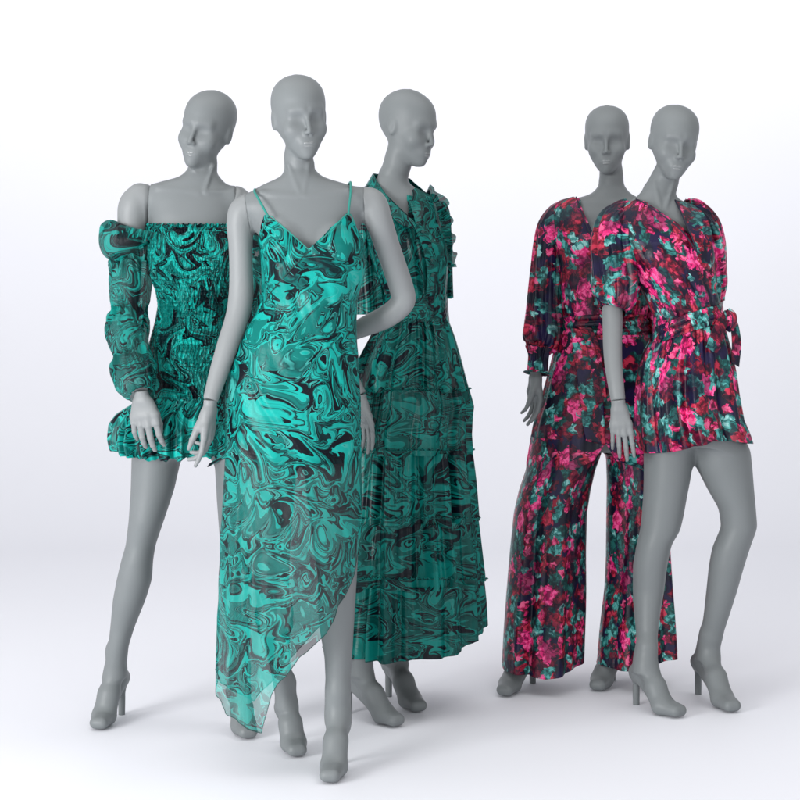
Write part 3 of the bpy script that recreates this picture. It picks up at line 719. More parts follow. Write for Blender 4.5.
# ================================================================== mannequin in the slip dress
f2 = Figure(5.08, 310, 'front mannequin in long teal marbled slip dress with thin straps and slanting sheer hem')
d = 5.08
f2.build(
    torso=[(177, 284, 322, .04), (181, 272, 336, .045), (185, 262, 350, .05), (190, 255, 358, .056), (196, 250, 363, .064), (206, 250, 363, .074), (220, 254, 360, .086), (240, 261, 358, .098), (262, 266, 356, .10),
           (290, 267, 353, .088), (315, 258, 352, .092), (345, 242, 353, .106), (380, 232, 356, .118), (420, 232, 356, .12), (450, 240, 350, .11), (462, 262, 334, .07)],
    neck=[(136, 293, 306, .03, 0), (144, 286, 311, .042, -.003), (155, 284, 313, .044, 0), (168, 284.5, 313.5, .045, .006), (176, 283, 317, .05, .008), (184, 276, 326, .05, .008), (200, 268, 336, .04, .005)],
    legs=[[(400, 300, 357, .10), (450, 303, 358, .095), (500, 307, 358, .082), (550, 314, 358, .07, -.01), (575, 318, 357, .063, -.015), (600, 317.5, 355.5, .060, -.01), (625, 319, 354, .057, 0), (657, 324.5, 352, .050, 0),
           (690, 326, 350, .042, -.005), (708, 326, 349, .037, -.01), (722, 326, 349.5, .036, -.01)],
          [(400, 236, 298, .10), (450, 238, 298, .095), (500, 244, 294, .08, .03), (550, 251, 290, .068, .06), (580, 254, 289, .06, .09), (620, 259, 290, .056, .13), (660, 268, 290, .045, .17), (690, 275.5, 292.5, .038, .19), (706, 278, 296, .036, .19)]],
    feet=[dict(ankle=(338, 716, 5.06), heel=(340, 5.10), ball=(334, 4.975), toe=(330, 4.91)),
          dict(ankle=(287, 706, 5.27), heel=(284, 5.33), ball=(293.5, 5.225), toe=(297, 5.17))],
    head=dict(c=(300, 117, 5.06), yaw=17, roll=-4, pitch=4),
    arms=[dict(path=[(254, 207, 0, .034), (244, 210, 0, .037), (240, 222, 0, .0355), (240.5, 245, 0, .0315), (241, 270, .0, .0305), (241, 295, 0, .0325), (237, 318, -.01, .031), (228, 345, -.03, .029), (218, 375, -.05, .0245), (210.5, 400, -.07, .0200)],
               cut=((249, 217, 0), (-1, 0, -.15)), hand=dict(U=(-.35, -1, 0), palm=1, curl=(12, 38, 46, 52), bend=(-.06, 0, -1), scale=.93, thumb=(-12, 4))),
          dict(path=[(361, 200, 0, .034), (372.5, 203.5, 0, .0375), (379, 221, 0, .0355), (387, 245, .03, .033), (395, 268, .06, .0325), (401.5, 288, .08, .0325), (403.5, 300, .085, .0320), (397, 309, .09, .0315), (384, 318, .10, .0305), (366, 326, .12, .027), (348, 334, .15, .022), (340, 338, .17, .020)],
               cut=((364.3, 205, 0), (1, 0, .04)), hand=dict(U=(.3, 0, 1), palm=-1, curl=(15, 15, 18, 20), scale=.92))],
    extra=girl(f2, (302, 197, d-.061), (262, 193, d-.042), (348, 191, d-.041), (288.5, 165, d-.031), (309, 164, d-.031))+
          [(W(286, 243, d-.072), W(285, 248, d-.075), .044, .047, .020), (W(336, 242, d-.072), W(337, 247, d-.075), .044, .047, .020)])
rows = [(210, 261, 362, .09), (228, 258, 363, .108), (245, 259, 364, .125), (262, 261.5, 365, .128), (277, 262.5, 364, .118), (292, 262.5, 359, .106), (303, 260.5, 357, .103), (315, 254.5, 357, .105), (330, 245, 357, .11), (345, 238, 357.5, .116),
        (370, 229.5, 359, .125), (390, 225.5, 360, .130), (430, 225, 360.5, .132), (460, 225, 361, .130), (500, 222.5, 361, .128), (540, 220, 360.5, .130), (580, 218.5, 358, .132), (620, 217, 356, .135), (660, 215.5, 354, .14), (725, 215, 350, .145)]
ph2 = pleats(5, 11, 1.0); ph3 = pleats(11, 12, 1.0)
def slip_fold(T, Y, v):
    g = np.clip((Y-400)/300, 0, 1); drape = .0035*np.sin((Y-300)/14+3*np.cos(T)+1.2*np.sin(2*T))*np.exp(-((Y-300)/45)**2)
    return g**1.1*(.016*ph2(T+.0006*(Y-400))+.008*ph3(T+.3))+drape+.0028*ph2(2*T+Y*.02)+.0022*np.sin(Y*.11+4*T)*np.exp(-((Y-350)/60)**2)
hemf = tab([(212, 655), (216, 672), (221, 690), (232, 703), (245, 714), (258, 721), (263, 722), (268, 706), (274, 684), (281, 672), (289, 664), (301, 646), (313, 636), (325, 626), (338, 606), (347, 592), (354, 570), (358, 545), (362, 520)])
hemb = tab([(212, 655), (216, 672), (221, 686), (232, 700), (250, 712), (270, 690), (300, 655), (330, 620), (350, 585), (362, 520)])
dress2 = garment(f2, 'slip_dress', rows, M_marble_sheer, fold=slip_fold, front_top=tab([(256, 246), (261, 234), (268, 215.5), (278, 222), (290, 232), (302, 243), (311, 249.5), (320, 241), (334, 227), (348.5, 213), (354, 222), (362, 238)]),
                 back_top=tab([(256, 246), (300, 252), (362, 240)]), front_hem=hemf, back_hem=hemb, nu=520, nv=420, win=9, solid=0)
hem_line(dress2, 520, M_seam)
tag(dress2, 'marbled satin slip dress turning sheer towards its pointed hem')
rl = [(r[0], r[1]+1.0, r[2]-1.0, r[3]-.003) for r in rows if r[0] <= 460]
garment(f2, 'lining', rl, M_marble, dress2, front_top=tab([(256, 248), (261, 236), (268, 217.5), (278, 224), (290, 234), (302, 245), (311, 251.5), (320, 243), (334, 229), (348.5, 215), (354, 224), (362, 240)]),
        back_top=tab([(256, 248), (300, 254), (362, 242)]), fold=lambda T, Y, v: slip_fold(T, Y, v), nu=360, nv=200, win=9, margin=.0015, solid=0)
def strap(fig, pts, r, mat, parent, name='strap'):
    return tube(name, [W(*p) for p in pts], [r]*len(pts), mat, parent, seg=10, sub=6)
strap(f2, [(268.5, 217, d-.100), (263, 207, d-.086), (257.5, 197, d-.064), (254.5, 191.5, d-.036), (256, 190.0, d), (262, 200, d+.065)], .0032, M_strap, dress2)
strap(f2, [(348.5, 215, d-.100), (349.3, 205, d-.086), (350.5, 195, d-.066), (350.8, 187, d-.045), (350, 182.5, d-.005), (344, 196, d+.065)], .0032, M_strap, dress2)
cols = [on_surface([dress2], x, y, .001) for x, y in ((311, 250.5), (306, 254), (300, 260), (293, 267), (285, 276), (277, 285), (270, 294), (264.5, 303))]
tube('wrap_seam', cols, [.0012, .0016, .0018, .0018, .0018, .0018, .0018, .0016], M_seam, dress2, seg=8, sub=4)
# edge piping following neckline, and the slanting seam under the bust
tube('neckline_piping', [W(*p) for p in [(261, 236, d-.055), (268, 216, d-.100), (278, 222.5, d-.112), (290, 232.5, d-.119), (302, 243.5, d-.122), (311, 249.8, d-.125), (320, 241.5, d-.122), (334, 227.5, d-.117), (348.5, 213.5, d-.100), (356, 226, d-.075)]], [.0016]*10, M_strap, dress2, seg=8, sub=5)

# ================================================================== mannequin in the tiered shirt dress
f3 = Figure(5.75, 400, 'mannequin in dark teal tiered maxi shirt dress, face turned away in profile')
d = 5.75
f3.build(
    torso=[(184, 374, 408, .04), (189, 366, 418, .048), (196, 360, 430, .058), (206, 358, 435, .068), (220, 362, 435, .082), (240, 366, 437, .098), (262, 374, 438, .102), (300, 386, 440, .082), (330, 382, 443, .098), (370, 374, 450, .115),
           (410, 370, 452, .118), (435, 376, 446, .10)],
    neck=[(134, 394, 406, .03, -.005), (142, 389, 411, .042, -.005), (152, 386, 413, .044, -.005), (165, 382.5, 412, .045, .0), (176, 378, 408.5, .05, .01), (188, 372, 407, .05, .015), (204, 368, 410, .04, .015)],
    legs=[[(400, 370, 412, .095), (460, 362, 402, .08), (520, 356, 392, .066, -.04), (560, 352, 387, .06, -.06), (600, 349, 383, .058, -.09), (640, 349, 376, .046, -.11), (660, 349, 373, .040, -.12), (674, 349, 373.5, .038, -.12)],
          [(400, 412, 452, .095), (460, 406, 444, .08), (520, 397, 433, .066, .02), (560, 392, 428, .06, .03), (600, 388, 421, .056, .05), (640, 386.5, 409, .044, .08), (654, 385.5, 407.5, .036, .09), (664, 384, 408.5, .035, .09)]],
    feet=[dict(ankle=(361, 674, 5.63), heel=(350, 5.68), ball=(384, 5.555), toe=(396, 5.51)),
          dict(ankle=(396, 664, 5.84), heel=(389.5, 5.90), hz=.104, ball=(410, 5.745), toe=(418, 5.69))],
    head=dict(c=(409, 127, 5.745), yaw=55, roll=5, pitch=6),
    arms=[dict(path=[(366, 200, .0, .036), (361, 212, .0, .040), (357, 240, 0, .034), (349, 290, -.03, .031), (344, 330, -.08, .030), (346, 365, -.13, .026), (356, 388, -.16, .021), (360, 395, -.165, .020)], mat=M_skin,
               cut=((362, 205, 0), (-1, 0, .05)), hand=dict(U=(.75, -.65, .1), palm=1, curl=(12, 14, 18, 24), bend=(.16, -.02, -1), scale=.86, spread=.3, thumb=(14, 0))),
          dict(path=[(428, 209, .02, .034), (432, 219, .03, .037), (435, 245, .06, .033), (437, 290, .10, .031), (440, 325, .13, .030), (446, 360, .15, .026), (452, 385, .16, .021), (453, 393, .16, .020)], mat=M_skin,
               cut=((438, 210, .02), (1, 0, .05)), hand=dict(U=(-.4, -1, 0), palm=1, curl=(15, 15, 18, 20), scale=.93))],
    extra=[(W(395, 250, d-.07), W(395, 252, d-.072), .045, .045, .04), (W(428, 250, d-.06), W(428, 252, d-.06), .042, .042, .04), (W(398, 200, d-.045), W(376, 196, d-.03), .006, .007, .016), (W(398, 200, d-.045), W(428, 200, d-.03), .006, .007, .016)])
pb = pleats(26, 31, .8); pc_ = pleats(12, 33, 1.0); pd_ = pleats(40, 35, .8)
rows = [(176, 370, 412, .062, .01), (183, 366, 418, .064, .006), (190, 362, 426, .068), (198, 359, 433, .075), (208, 358, 438, .085), (222, 360, 441, .100), (240, 363, 446, .118), (258, 367, 448.5, .122), (275, 373, 447.5, .112), (290, 380, 446, .10), (298, 382, 445, .098)]
def neckf(x): return np.interp(x, [358, 366, 373, 378, 386, 396, 404, 407.5, 409.5, 412, 416, 422, 428, 440], [200, 190, 178, 186, 195, 205, 213, 216, 200, 191, 188, 191, 195, 203])
shirt = garment(f3, 'shirt_dress', rows, M_dark, fold=lambda T, Y, v: .0035*pb(T)*np.clip((Y-215)/60, 0.1, 1)+.003*pc_(T)*np.clip((Y-200)/60, 0, 1), front_top=neckf,
                back_top=tab([(358, 200), (366, 186), (374, 176), (392, 174), (410, 178), (418, 190), (440, 203)]), nu=480, nv=220, win=7, margin=.003)
tag(shirt, 'button-front bodice in dark teal marbled chiffon')
# waistband
rows = [(294, 381, 446, .101), (298, 380.5, 446, .103), (308, 380.5, 446.3, .104), (318, 379.5, 447.2, .106), (321, 379, 448, .107)]
garment(f3, 'waistband', rows, M_dark, shirt, fold=lambda T, Y, v: .0015*pd_(T)+.003*np.sin((Y-294)*PI/27)+.0015*np.sin(Y*1.1+3*T), nu=360, nv=60, win=3, ures=.12)
# four tiers
L = [(318, 379, 448), (335, 373, 454), (360, 361, 460), (380, 354, 465), (405, 349, 471.5), (430, 345, 468), (448, 343, 469), (480, 340, 472), (517, 336, 475), (545, 333, 478), (575, 330, 482), (600, 328, 484.5), (648, 325, 487)]
Lp = np.array(L, float)
tiers = [(318, 390, .108, .150, 20), (388, 451, .150, .165, 22), (449, 519, .166, .182, 24), (517, 580, .182, .196, 27), (578, 648, .196, .212, 29)]
for k, (a, b, h0, h1, n) in enumerate(tiers):
    ys = np.linspace(a, b, 8); rr = []
    for i, y in enumerate(ys):
        xl = np.interp(y, Lp[:, 0], Lp[:, 1]); xr = np.interp(y, Lp[:, 0], Lp[:, 2])
        fl = 1.3*math.sin(PI*min(1, i/4+.05)*.5)
        rr.append((y, xl-fl+1, xr+fl-1, h0+(h1-h0)*i/7))
    pa = pleats(n//2, 40+k, 1.0); pf = pleats(n, 50+k, 1.0); sk = pleats(10, 77, 1.0)
    last = k == 4
    hf = tab([(345, 648), (375, 648), (380, 650), (405, 647), (412, 645), (447, 645), (462, 640), (475, 632), (487, 622), (492, 620)]) if last else None
    t_ = garment(f3, 'skirt_tier', rr, M_dark, shirt, fold=lambda T, Y, v, pa=pa, pf=pf, sk=sk: (.008*pf(T)*(1-.45*v)+.018*pa(T)*np.clip(.4+v, 0, 1)+.020*sk(T)*np.clip((Y-318)/140, 0, 1)-.004), nu=760, nv=100, win=3,
                 front_hem=hf, back_hem=hf, ures=.21, margin=.004)
    if last: hem_line(t_, 760, M_seam)
    if k:      # gathered heading standing proud of the seam
        th = np.linspace(-.25, PI+.25, 40); cx = (rr[0][1]+rr[0][2])/2; hw = (rr[0][2]-rr[0][1])/2
        pts = []; fo = .020*(.35+.65*np.abs(np.sin(th)))*sk(th)*min(1, (a-318)/140)
        for q, t in enumerate(th):
            e = 2/2.15; cc = np.sign(math.cos(t))*abs(math.cos(t))**e; ss = np.sign(math.sin(t))*abs(math.sin(t))**e
            p = W(cx+hw*cc, a+1.5, d-(h0+fo[q]+.003)*ss); p[0] += (fo[q]+.003)*cc; pts.append(p)
        frill(f3, 'tier_frill', pts, .0075, .0028, 46+4*k, M_dark, t_, out=[(1, 0, .6), (.5, -.8, .6), (0, -1, .6), (-.5, -.8, .6), (-1, 0, .6)], nu=700, nv=6)
# collar, placket, buttons
def ribbon(name, a, b, mat, parent, solid=.002, n=8, uvo=(0, 0)):
    """surface between two curves given as world points"""
    A, _ = spline(a, [0]*len(a), 8); B, _ = spline(b, [0]*len(b), 8); m = min(len(A), len(B)); A, B = A[:m], B[:m]
    t = np.linspace(0, 1, n)[:, None, None]; V = A[None]*(1-t)+B[None]*t
    l = np.concatenate([[0], np.cumsum(np.linalg.norm(np.diff(A, axis=0), axis=1))]); wdt = np.linalg.norm(B-A, axis=1).mean()
    uv = np.stack([np.tile(l, n)+uvo[0], np.repeat(np.linspace(0, 1, n)*wdt, m)+uvo[1]], 1)
    return link_mesh(name, V.reshape(-1, 3), grid_faces(n, m, False), mat, parent, uv, solid)
ribbon('collar', [W(390, 176, d+.075), W(377, 174, d+.045), W(373.5, 174, d), W(379, 184, d-.045), W(390, 199, d-.09), W(404, 213, d-.118), W(415, 222, d-.128)],
       [W(388, 187, d+.095), W(370, 186, d+.06), W(366, 187, d-.01), W(373, 199, d-.075), W(388, 213, d-.118), W(402, 225, d-.135), W(413, 229, d-.138)], M_dark, shirt, .003)
ribbon('collar', [W(392, 177, d+.07), W(403, 181, d+.02), W(407, 190, d-.03), W(410, 203, d-.082), W(413, 214, d-.115), W(415.5, 222, d-.134)],
       [W(392, 187, d+.085), W(411, 188, d+.02), W(419, 196, d-.035), W(424, 206, d-.082), W(423, 217, d-.115), W(418, 227, d-.138)], M_dark, shirt, .003)
ribbon('placket', [W(412, 222, d-.131), W(420, 240, d-.144), W(426, 262, d-.142), W(427, 280, d-.126), W(426, 296, d-.112)],
       [W(420, 222, d-.127), W(430, 240, d-.134), W(437, 262, d-.122), W(437, 280, d-.112), W(435, 296, d-.10)], M_dark, shirt, .003)
for (bx, by, bd) in ((423, 232, d-.140), (430, 246, d-.145), (431.5, 260, d-.142), (432.5, 275, d-.130), (431.5, 288, d-.116)):
    c = W(bx, by, bd); tube('button', [c+(0, .002, 0), c+(0, -.0012, 0), c+(0, -.003, 0)], [.0052, .0055, .004], M_button, shirt, seg=16, sub=2)
# fluttering armhole frills
frill(f3, 'shoulder_frill', [W(424, 196, d-.02), W(434, 202, d-.03), W(438, 214, d-.04), W(441, 228, d-.045), W(443, 242, d-.04), W(444, 256, d-.02), W(445, 268, d+.02)], .034, .012, 8, M_gauze, shirt, out=[(.75, -.2, .8), (1, -.2, .35), (1, -.1, 0)], nu=200, nv=14, solid=0)
frill(f3, 'shoulder_frill', [W(424, 197, d+.02), W(434, 204, d+.01), W(438, 218, d), W(441, 236, d), W(443, 258, d+.01)], .022, .009, 10, M_dark, shirt, out=[(.6, .1, .9), (1, .2, .3), (1, .3, 0)], nu=200, nv=10)
sl3 = pleats(9, 61, .9)
sleeve(f3, 'sleeve', [(365, 200, 0, .046), (362, 214, 0, .052), (362, 240, 0, .056), (363, 275, 0, .062), (364, 300, 0, .068), (364, 314, 0, .070)], M_dark, shirt, nu=160, nv=80, fold=lambda T, v: .010*sl3(T)*v+.003*sl3(2*T), solid=.0012)
sleeve(f3, 'sleeve', [(433, 206, .03, .038), (436, 216, .04, .042), (438, 245, .07, .040), (439, 275, .10, .038), (440, 298, .11, .036)], M_gauze, shirt, nu=160, nv=80, fold=lambda T, v: .008*sl3(T)*v, solid=0)

# ================================================================== mannequin in the wide-leg jumpsuit
f4 = Figure(6.10, 590, 'mannequin in long-sleeved floral jumpsuit with wide legs and tied waist, standing behind')
d = 6.10
f4.build(
    torso=[(194, 592, 628, .04), (199, 574, 642, .05), (205, 562, 652, .06), (215, 556, 656, .075), (240, 560, 653, .098), (270, 564, 648, .105), (310, 573, 641, .082), (345, 564, 650, .10), (385, 554, 658, .115), (420, 552, 660, .12), (450, 560, 654, .10)],
    neck=[(154, 604, 618, .035, 0), (163, 600.5, 621.5, .043, -.005), (172, 599.5, 623, .044, 0), (184, 599.5, 623.5, .046, .006), (192, 596, 628, .05, .008), (204, 588, 634, .04, .005)],
    legs=[[(420, 552, 604, .095), (480, 540, 582, .08), (560, 527, 563, .064), (600, 520, 556, .058), (640, 514, 538, .045, -.03), (660, 511.5, 530, .038, -.06), (670, 510.5, 529, .037, -.08)],
          [(420, 606, 660, .095), (480, 608, 655, .08), (560, 607, 643, .064), (600, 605, 640, .058), (640, 601, 624, .045), (658, 600, 618, .038, -.02), (668, 599, 616.5, .037, -.03)]],
    feet=[dict(ankle=(519, 668, 6.02), heel=(532, 6.09), hz=.10, ball=(510, 5.955), toe=(505, 5.90)),
          dict(ankle=(608, 667, 6.07), heel=(612, 6.13), ball=(602, 6.025), toe=(598, 5.975))],
    head=dict(c=(607, 140, 6.085), yaw=-8, roll=0, pitch=2, s=.985),
    arms=[dict(path=[(562, 213, 0, .033), (553, 221, 0, .036), (546, 245, 0, .035), (543, 290, .0, .032), (540, 325, -.01, .030), (537, 352, -.03, .024), (536, 362, -.04, .0205), (536, 369, -.045, .0195)], mat=M_skin,
               cut=((557, 215, 0), (-1, 0, .05)), hand=dict(U=(.55, -.85, 0), palm=1, curl=(22, 22, 24, 26), bend=(-.05, 0, -1), scale=.92, spread=.1, thumb=(-18, 6))),
          dict(path=[(650, 213, 0, .033), (659, 221, 0, .036), (664, 245, 0, .035), (665, 290, .01, .032), (660, 325, .02, .030), (656, 355, .03, .025), (655, 379, .03, .0195)], mat=M_skin,
               cut=((655, 215, 0), (1, 0, .05)), hand=dict(U=(-.3, -1, 0), palm=-1, curl=(25, 28, 30, 32), scale=.92))],
    extra=[(W(587, 250, d-.07), W(587, 252, d-.07), .044, .044, .04), (W(627, 250, d-.07), W(627, 252, d-.07), .044, .044, .04),
           (W(610, 205, d-.048), W(578, 203, d-.035), .006, .007, .016), (W(610, 205, d-.048), W(642, 203, d-.035), .006, .007, .016)])
pq = pleats(14, 71, 1.0); pr = pleats(7, 72, 1.0)
rows = [(196, 571, 648, .055), (201, 558, 658, .062), (208, 550, 664, .072), (220, 547, 666, .090), (240, 550, 662, .112), (262, 556, 658, .12), (285, 557, 652, .112), (305, 560, 648, .104), (318, 562, 646, .10)]
def nk4(x): return np.interp(x, [545, 558, 572, 577, 584, 592, 600, 609, 620, 632, 640, 655, 668], [212, 202, 197, 201, 219, 239, 255, 267, 247, 219, 201, 202, 212])
top4 = garment(f4, 'jumpsuit', rows, M_floral, front_top=nk4, back_top=tab([(545, 212), (575, 198), (610, 200), (640, 198), (668, 212)]), fold=lambda T, Y, v: .004*pq(T)*np.clip((Y-220)/60, 0, 1)+.005*pr(T)*np.clip((Y-205)/70, .1, 1),
               nu=420, nv=200, win=7)
tag(top4, 'wide-leg floral jumpsuit with deep V neck')
tube('neckline_binding', [W(*p) for p in [(576, 197, d-.04), (581, 211, d-.078), (588, 229, d-.110), (596, 247, d-.128), (603, 259, d-.134), (609, 267, d-.134)]], [.0022]*6, M_navy, top4, seg=8, sub=4)
tube('neckline_binding', [W(*p) for p in [(641, 197, d-.04), (634, 216, d-.085), (624, 238, d-.122), (609, 268, d-.136)]], [.0022]*4, M_navy, top4, seg=8, sub=4)
rows = [(314, 562, 647, .103), (320, 561, 648, .107), (332, 559.5, 650, .109), (338, 559, 651, .110)]
garment(f4, 'waist_sash', rows, M_floral2, top4, fold=lambda T, Y, v: .0045*np.sin((Y-314)*.85+2*np.cos(T))+.002*pq(T), nu=300, nv=70, win=3)
rows = [(334, 558, 652, .111), (350, 554, 656, .118), (370, 549, 661, .126), (400, 541, 666, .134), (425, 533.5, 669, .138), (448, 529.5, 671, .138), (462, 527, 672, .136)]
garment(f4, 'trouser_seat', rows, M_floral, top4, fold=lambda T, Y, v: .005*pq(T)*np.clip((Y-330)/70, .15, 1)+.006*pr(T)*np.clip((Y-340)/60, 0, 1), nu=420, nv=180, win=7,
        front_hem=tab([(520, 470), (570, 466), (590, 456), (601, 439), (611, 456), (640, 466), (680, 470)]))
lp = pleats(5, 73, .9); lq = pleats(6, 74, .9)
rows = [(436, 531, 603, .118), (450, 529, 601.5, .12), (470, 526, 594, .12), (490, 519, 589, .118), (513, 513.5, 585, .115), (550, 509.5, 583.5, .112), (590, 506, 583, .112, -.02), (630, 503, 581.5, .118, -.05), (673, 500.5, 580, .125, -.08)]
garment(f4, 'trouser_leg', rows, M_floral, top4, fold=lambda T, Y, v: (.018*lp(T)+.0015*lq(2*T))*np.clip((Y-430)/180, .05, 1), front_hem=tab([(498, 664), (505, 666), (542, 671), (560, 668), (572, 664), (582, 660)]),
        back_hem=tab([(498, 664), (540, 662), (582, 658)]), nu=360, nv=260, win=11, margin=.003)
rows = [(436, 605, 672, .118), (450, 608.5, 671.5, .12), (480, 610.5, 671, .118), (520, 610.5, 669.5, .115), (551, 609, 670, .112), (590, 605.5, 672.5, .112, -.01), (630, 601, 675.5, .118, -.03), (668, 598, 678, .125, -.05)]
garment(f4, 'trouser_leg', rows, M_floral, top4, fold=lambda T, Y, v: (.018*lq(T)+.0015*lp(2*T))*np.clip((Y-430)/180, .05, 1), front_hem=tab([(596, 662), (615, 664), (632, 663), (660, 656), (680, 651)]),
        back_hem=tab([(596, 660), (640, 656), (680, 650)]), nu=360, nv=260, win=11, margin=.003, d=6.12)
q4 = pleats(8, 75, 1.0); q5 = pleats(16, 76, .6)
for sgn, path in ((-1, [(568, 211, 0, .034), (559, 214, 0, .037), (552, 226, 0, .044), (548.5, 245, 0, .046), (546.5, 270, 0, .048), (544, 300, 0, .051), (543, 322, -.01, .057), (542, 335, -.02, .058), (540.5, 344, -.025, .050), (539, 349, -.03, .038)]),
                  (1, [(646, 209, 0, .037), (656, 214, 0, .043), (661, 226, 0, .051), (664, 260, 0, .055), (665, 300, .01, .06), (662, 325, .02, .068), (659, 340, .02, .062), (656, 350, .025, .038)])):
    sv = sleeve(f4, 'sleeve', path, M_floral, top4, nu=200, nv=180, fold=lambda T, v: (.008*q4(T+v)*np.clip(v*1.4, .2, 1)+.0025*q5(T)*v), off=(.4, .1))
    e = path[-1]; P0 = [(e[0], e[1]-3, e[2], .041), (e[0]-.3, e[1]+6, e[2]-.002, .031), (e[0]-1, e[1]+16, e[2]-.01, .030), (e[0]-1.5, e[1]+22, e[2]-.012, .031), (e[0]-1.8, e[1]+25, e[2]-.014, .038)]
    pz = pleats(30, 88, .5)
    sleeve(f4, 'cuff', P0, M_floral, sv, nu=240, nv=60, fold=lambda T, v: .0022*pz(T)*(1+1.5*(v > .85)), off=(.1, .6))
# hanging sash end
ribbon('sash_end', [W(571, 328, d-.112), W(573, 350, d-.135), (W(578, 385, d-.15)), W(582, 420, d-.155), W(586, 441, d-.155)],
       [W(588, 330, d-.125), W(596, 350, d-.15), W(602, 385, d-.160), W(604.5, 420, d-.162), W(605.5, 445, d-.160)], M_floral2, top4, .002, 20, (.3, .2))
ribbon('sash_end', [W(578, 326, d-.118), W(586, 345, d-.140), (W(592, 375, d-.158)), W(596, 405, d-.166)],
       [W(592, 328, d-.125), W(599, 345, d-.145), W(604, 375, d-.162), W(607, 401, d-.168)], M_floral2, top4, .002, 20, (.8, .5))

# ================================================================== mannequin in the short wrap romper
f5 = Figure(5.78, 690, 'mannequin in short floral wrap playsuit with puff sleeves and bare legs')
d = 5.78
f5.build(
    torso=[(199, 636, 676, .04), (204, 626, 688, .048), (210, 616, 698, .058), (222, 614, 704, .08), (250, 626, 708, .10), (280, 638, 712, .10), (318, 656, 720, .082), (350, 652, 726, .10), (385, 647, 732, .116), (420, 646, 738, .12), (445, 655, 735, .10)],
    neck=[(152, 665, 674, .02, 0), (160, 659, 677, .036, 0), (174, 651.5, 680, .043, 0), (184, 646, 678.5, .046, .006), (194, 640, 675.5, .05, .010), (204, 634, 678, .048, .01), (214, 632, 682, .04, .005)],
    legs=[[(415, 645, 697, .098), (455, 644, 693.5, .09), (480, 644, 690, .083), (495, 643.5, 687, .077), (515, 642, 683.5, .071), (530, 640.3, 680, .067), (544, 637, 671.5, .063), (565, 633.2, 667, .063, .01), (590, 633, 664, .060, .02), (607, 633.7, 661, .055, .01),
           (630, 636, 658, .045, -.01), (646, 637, 656.5, .039, -.03), (660, 634.5, 657, .037, -.05), (672, 632, 659, .037, -.05)],
          [(422, 690, 736, .095), (438, 692, 744, .095), (450, 694, 750, .092), (468, 697, 752, .087), (488, 707, 753.5, .080), (509, 719, 755.5, .070), (527, 721.5, 757, .064), (548, 712.5, 749.5, .063, .01), (565, 709.3, 744, .062, .02), (590, 706.7, 737, .057, .04), (612, 704.3, 730, .050, .06),
           (632, 701.5, 723.5, .042, .08), (649, 699, 719.5, .037, .09), (658, 696, 720, .036, .09)]],
    feet=[dict(ankle=(647, 668, 5.73), heel=(637.5, 5.79), ball=(663, 5.665), toe=(678, 5.625)),
          dict(ankle=(709, 656, 5.86), heel=(699, 5.93), hz=.103, ball=(722.5, 5.755), toe=(732, 5.69))],
    head=dict(c=(674, 142, 5.76), yaw=9, roll=8, pitch=5, s=1.0),
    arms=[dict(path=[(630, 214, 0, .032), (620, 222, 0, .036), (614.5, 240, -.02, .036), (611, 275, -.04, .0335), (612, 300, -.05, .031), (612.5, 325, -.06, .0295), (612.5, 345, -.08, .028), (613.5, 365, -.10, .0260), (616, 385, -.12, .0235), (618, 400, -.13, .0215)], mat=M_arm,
               cut=((624, 215, 0), (-1, 0, .05)), hand=dict(U=(1, -.1, 0), palm=-1, curl=(14, 18, 20, 24), bend=(.09, -.03, -1), scale=.93, thumb=(-10, 6))),
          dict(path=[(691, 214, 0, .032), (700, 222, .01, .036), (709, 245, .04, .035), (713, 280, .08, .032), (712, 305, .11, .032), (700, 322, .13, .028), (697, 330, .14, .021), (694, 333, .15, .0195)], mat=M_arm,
               cut=((698, 215, 0), (1, 0, .05)), hand=dict(U=(0, 0, 1), palm=1, curl=(20, 20, 22, 24), scale=.92))],
    extra=girl(f5, (663, 213, d-.060), (634, 209, d-.035), (690, 211, d-.03), (654, 182, d-.030), (674, 182, d-.031))+
          [(W(655, 254, d-.07), W(655, 256, d-.07), .045, .045, .04), (W(697, 254, d-.065), W(697, 256, d-.065), .044, .044, .04)])
pu = pleats(13, 91, 1.0); pv = pleats(6, 92, 1.0)
rows = [(199, 630, 684, .06), (205, 620, 692, .066), (212, 612, 700, .076), (224, 609, 706, .094), (242, 613, 711, .115), (260, 622, 714.5, .124), (280, 634, 715.5, .118), (300, 649, 717, .100), (315, 654, 720, .094), (335, 655, 722, .096)]
def nk5(x): return np.interp(x, [605, 620, 636, 644, 657, 671, 685, 694, 699, 701, 698.5+4, 706, 712], [216, 206, 199.5, 203, 212.5, 222, 234, 246, 256, 252, 240, 226, 216])
def nk5(x): return np.interp(x, [605, 620, 636, 644, 657, 671, 685, 693, 697, 699, 701, 704, 716], [216, 206, 199.5, 203, 212.5, 222, 235, 246, 252, 240, 228, 218, 220])
top5 = garment(f5, 'wrap_playsuit', rows, M_floral2, front_top=nk5, back_top=tab([(605, 214), (634, 200), (655, 201), (680, 201), (716, 218)]),
               fold=lambda T, Y, v: .004*pu(T+.006*(Y-250))*np.clip((Y-230)/50, 0, 1)+.004*pv(T+.008*(Y-250))*np.clip((Y-215)/60, .1, 1)+.003*np.sin((Y-215)*.28-3.2*np.cos(T))*np.clip((Y-235)/40, 0, 1), nu=460, nv=260, win=7)
tag(top5, 'short floral wrap playsuit with flared skirt front')
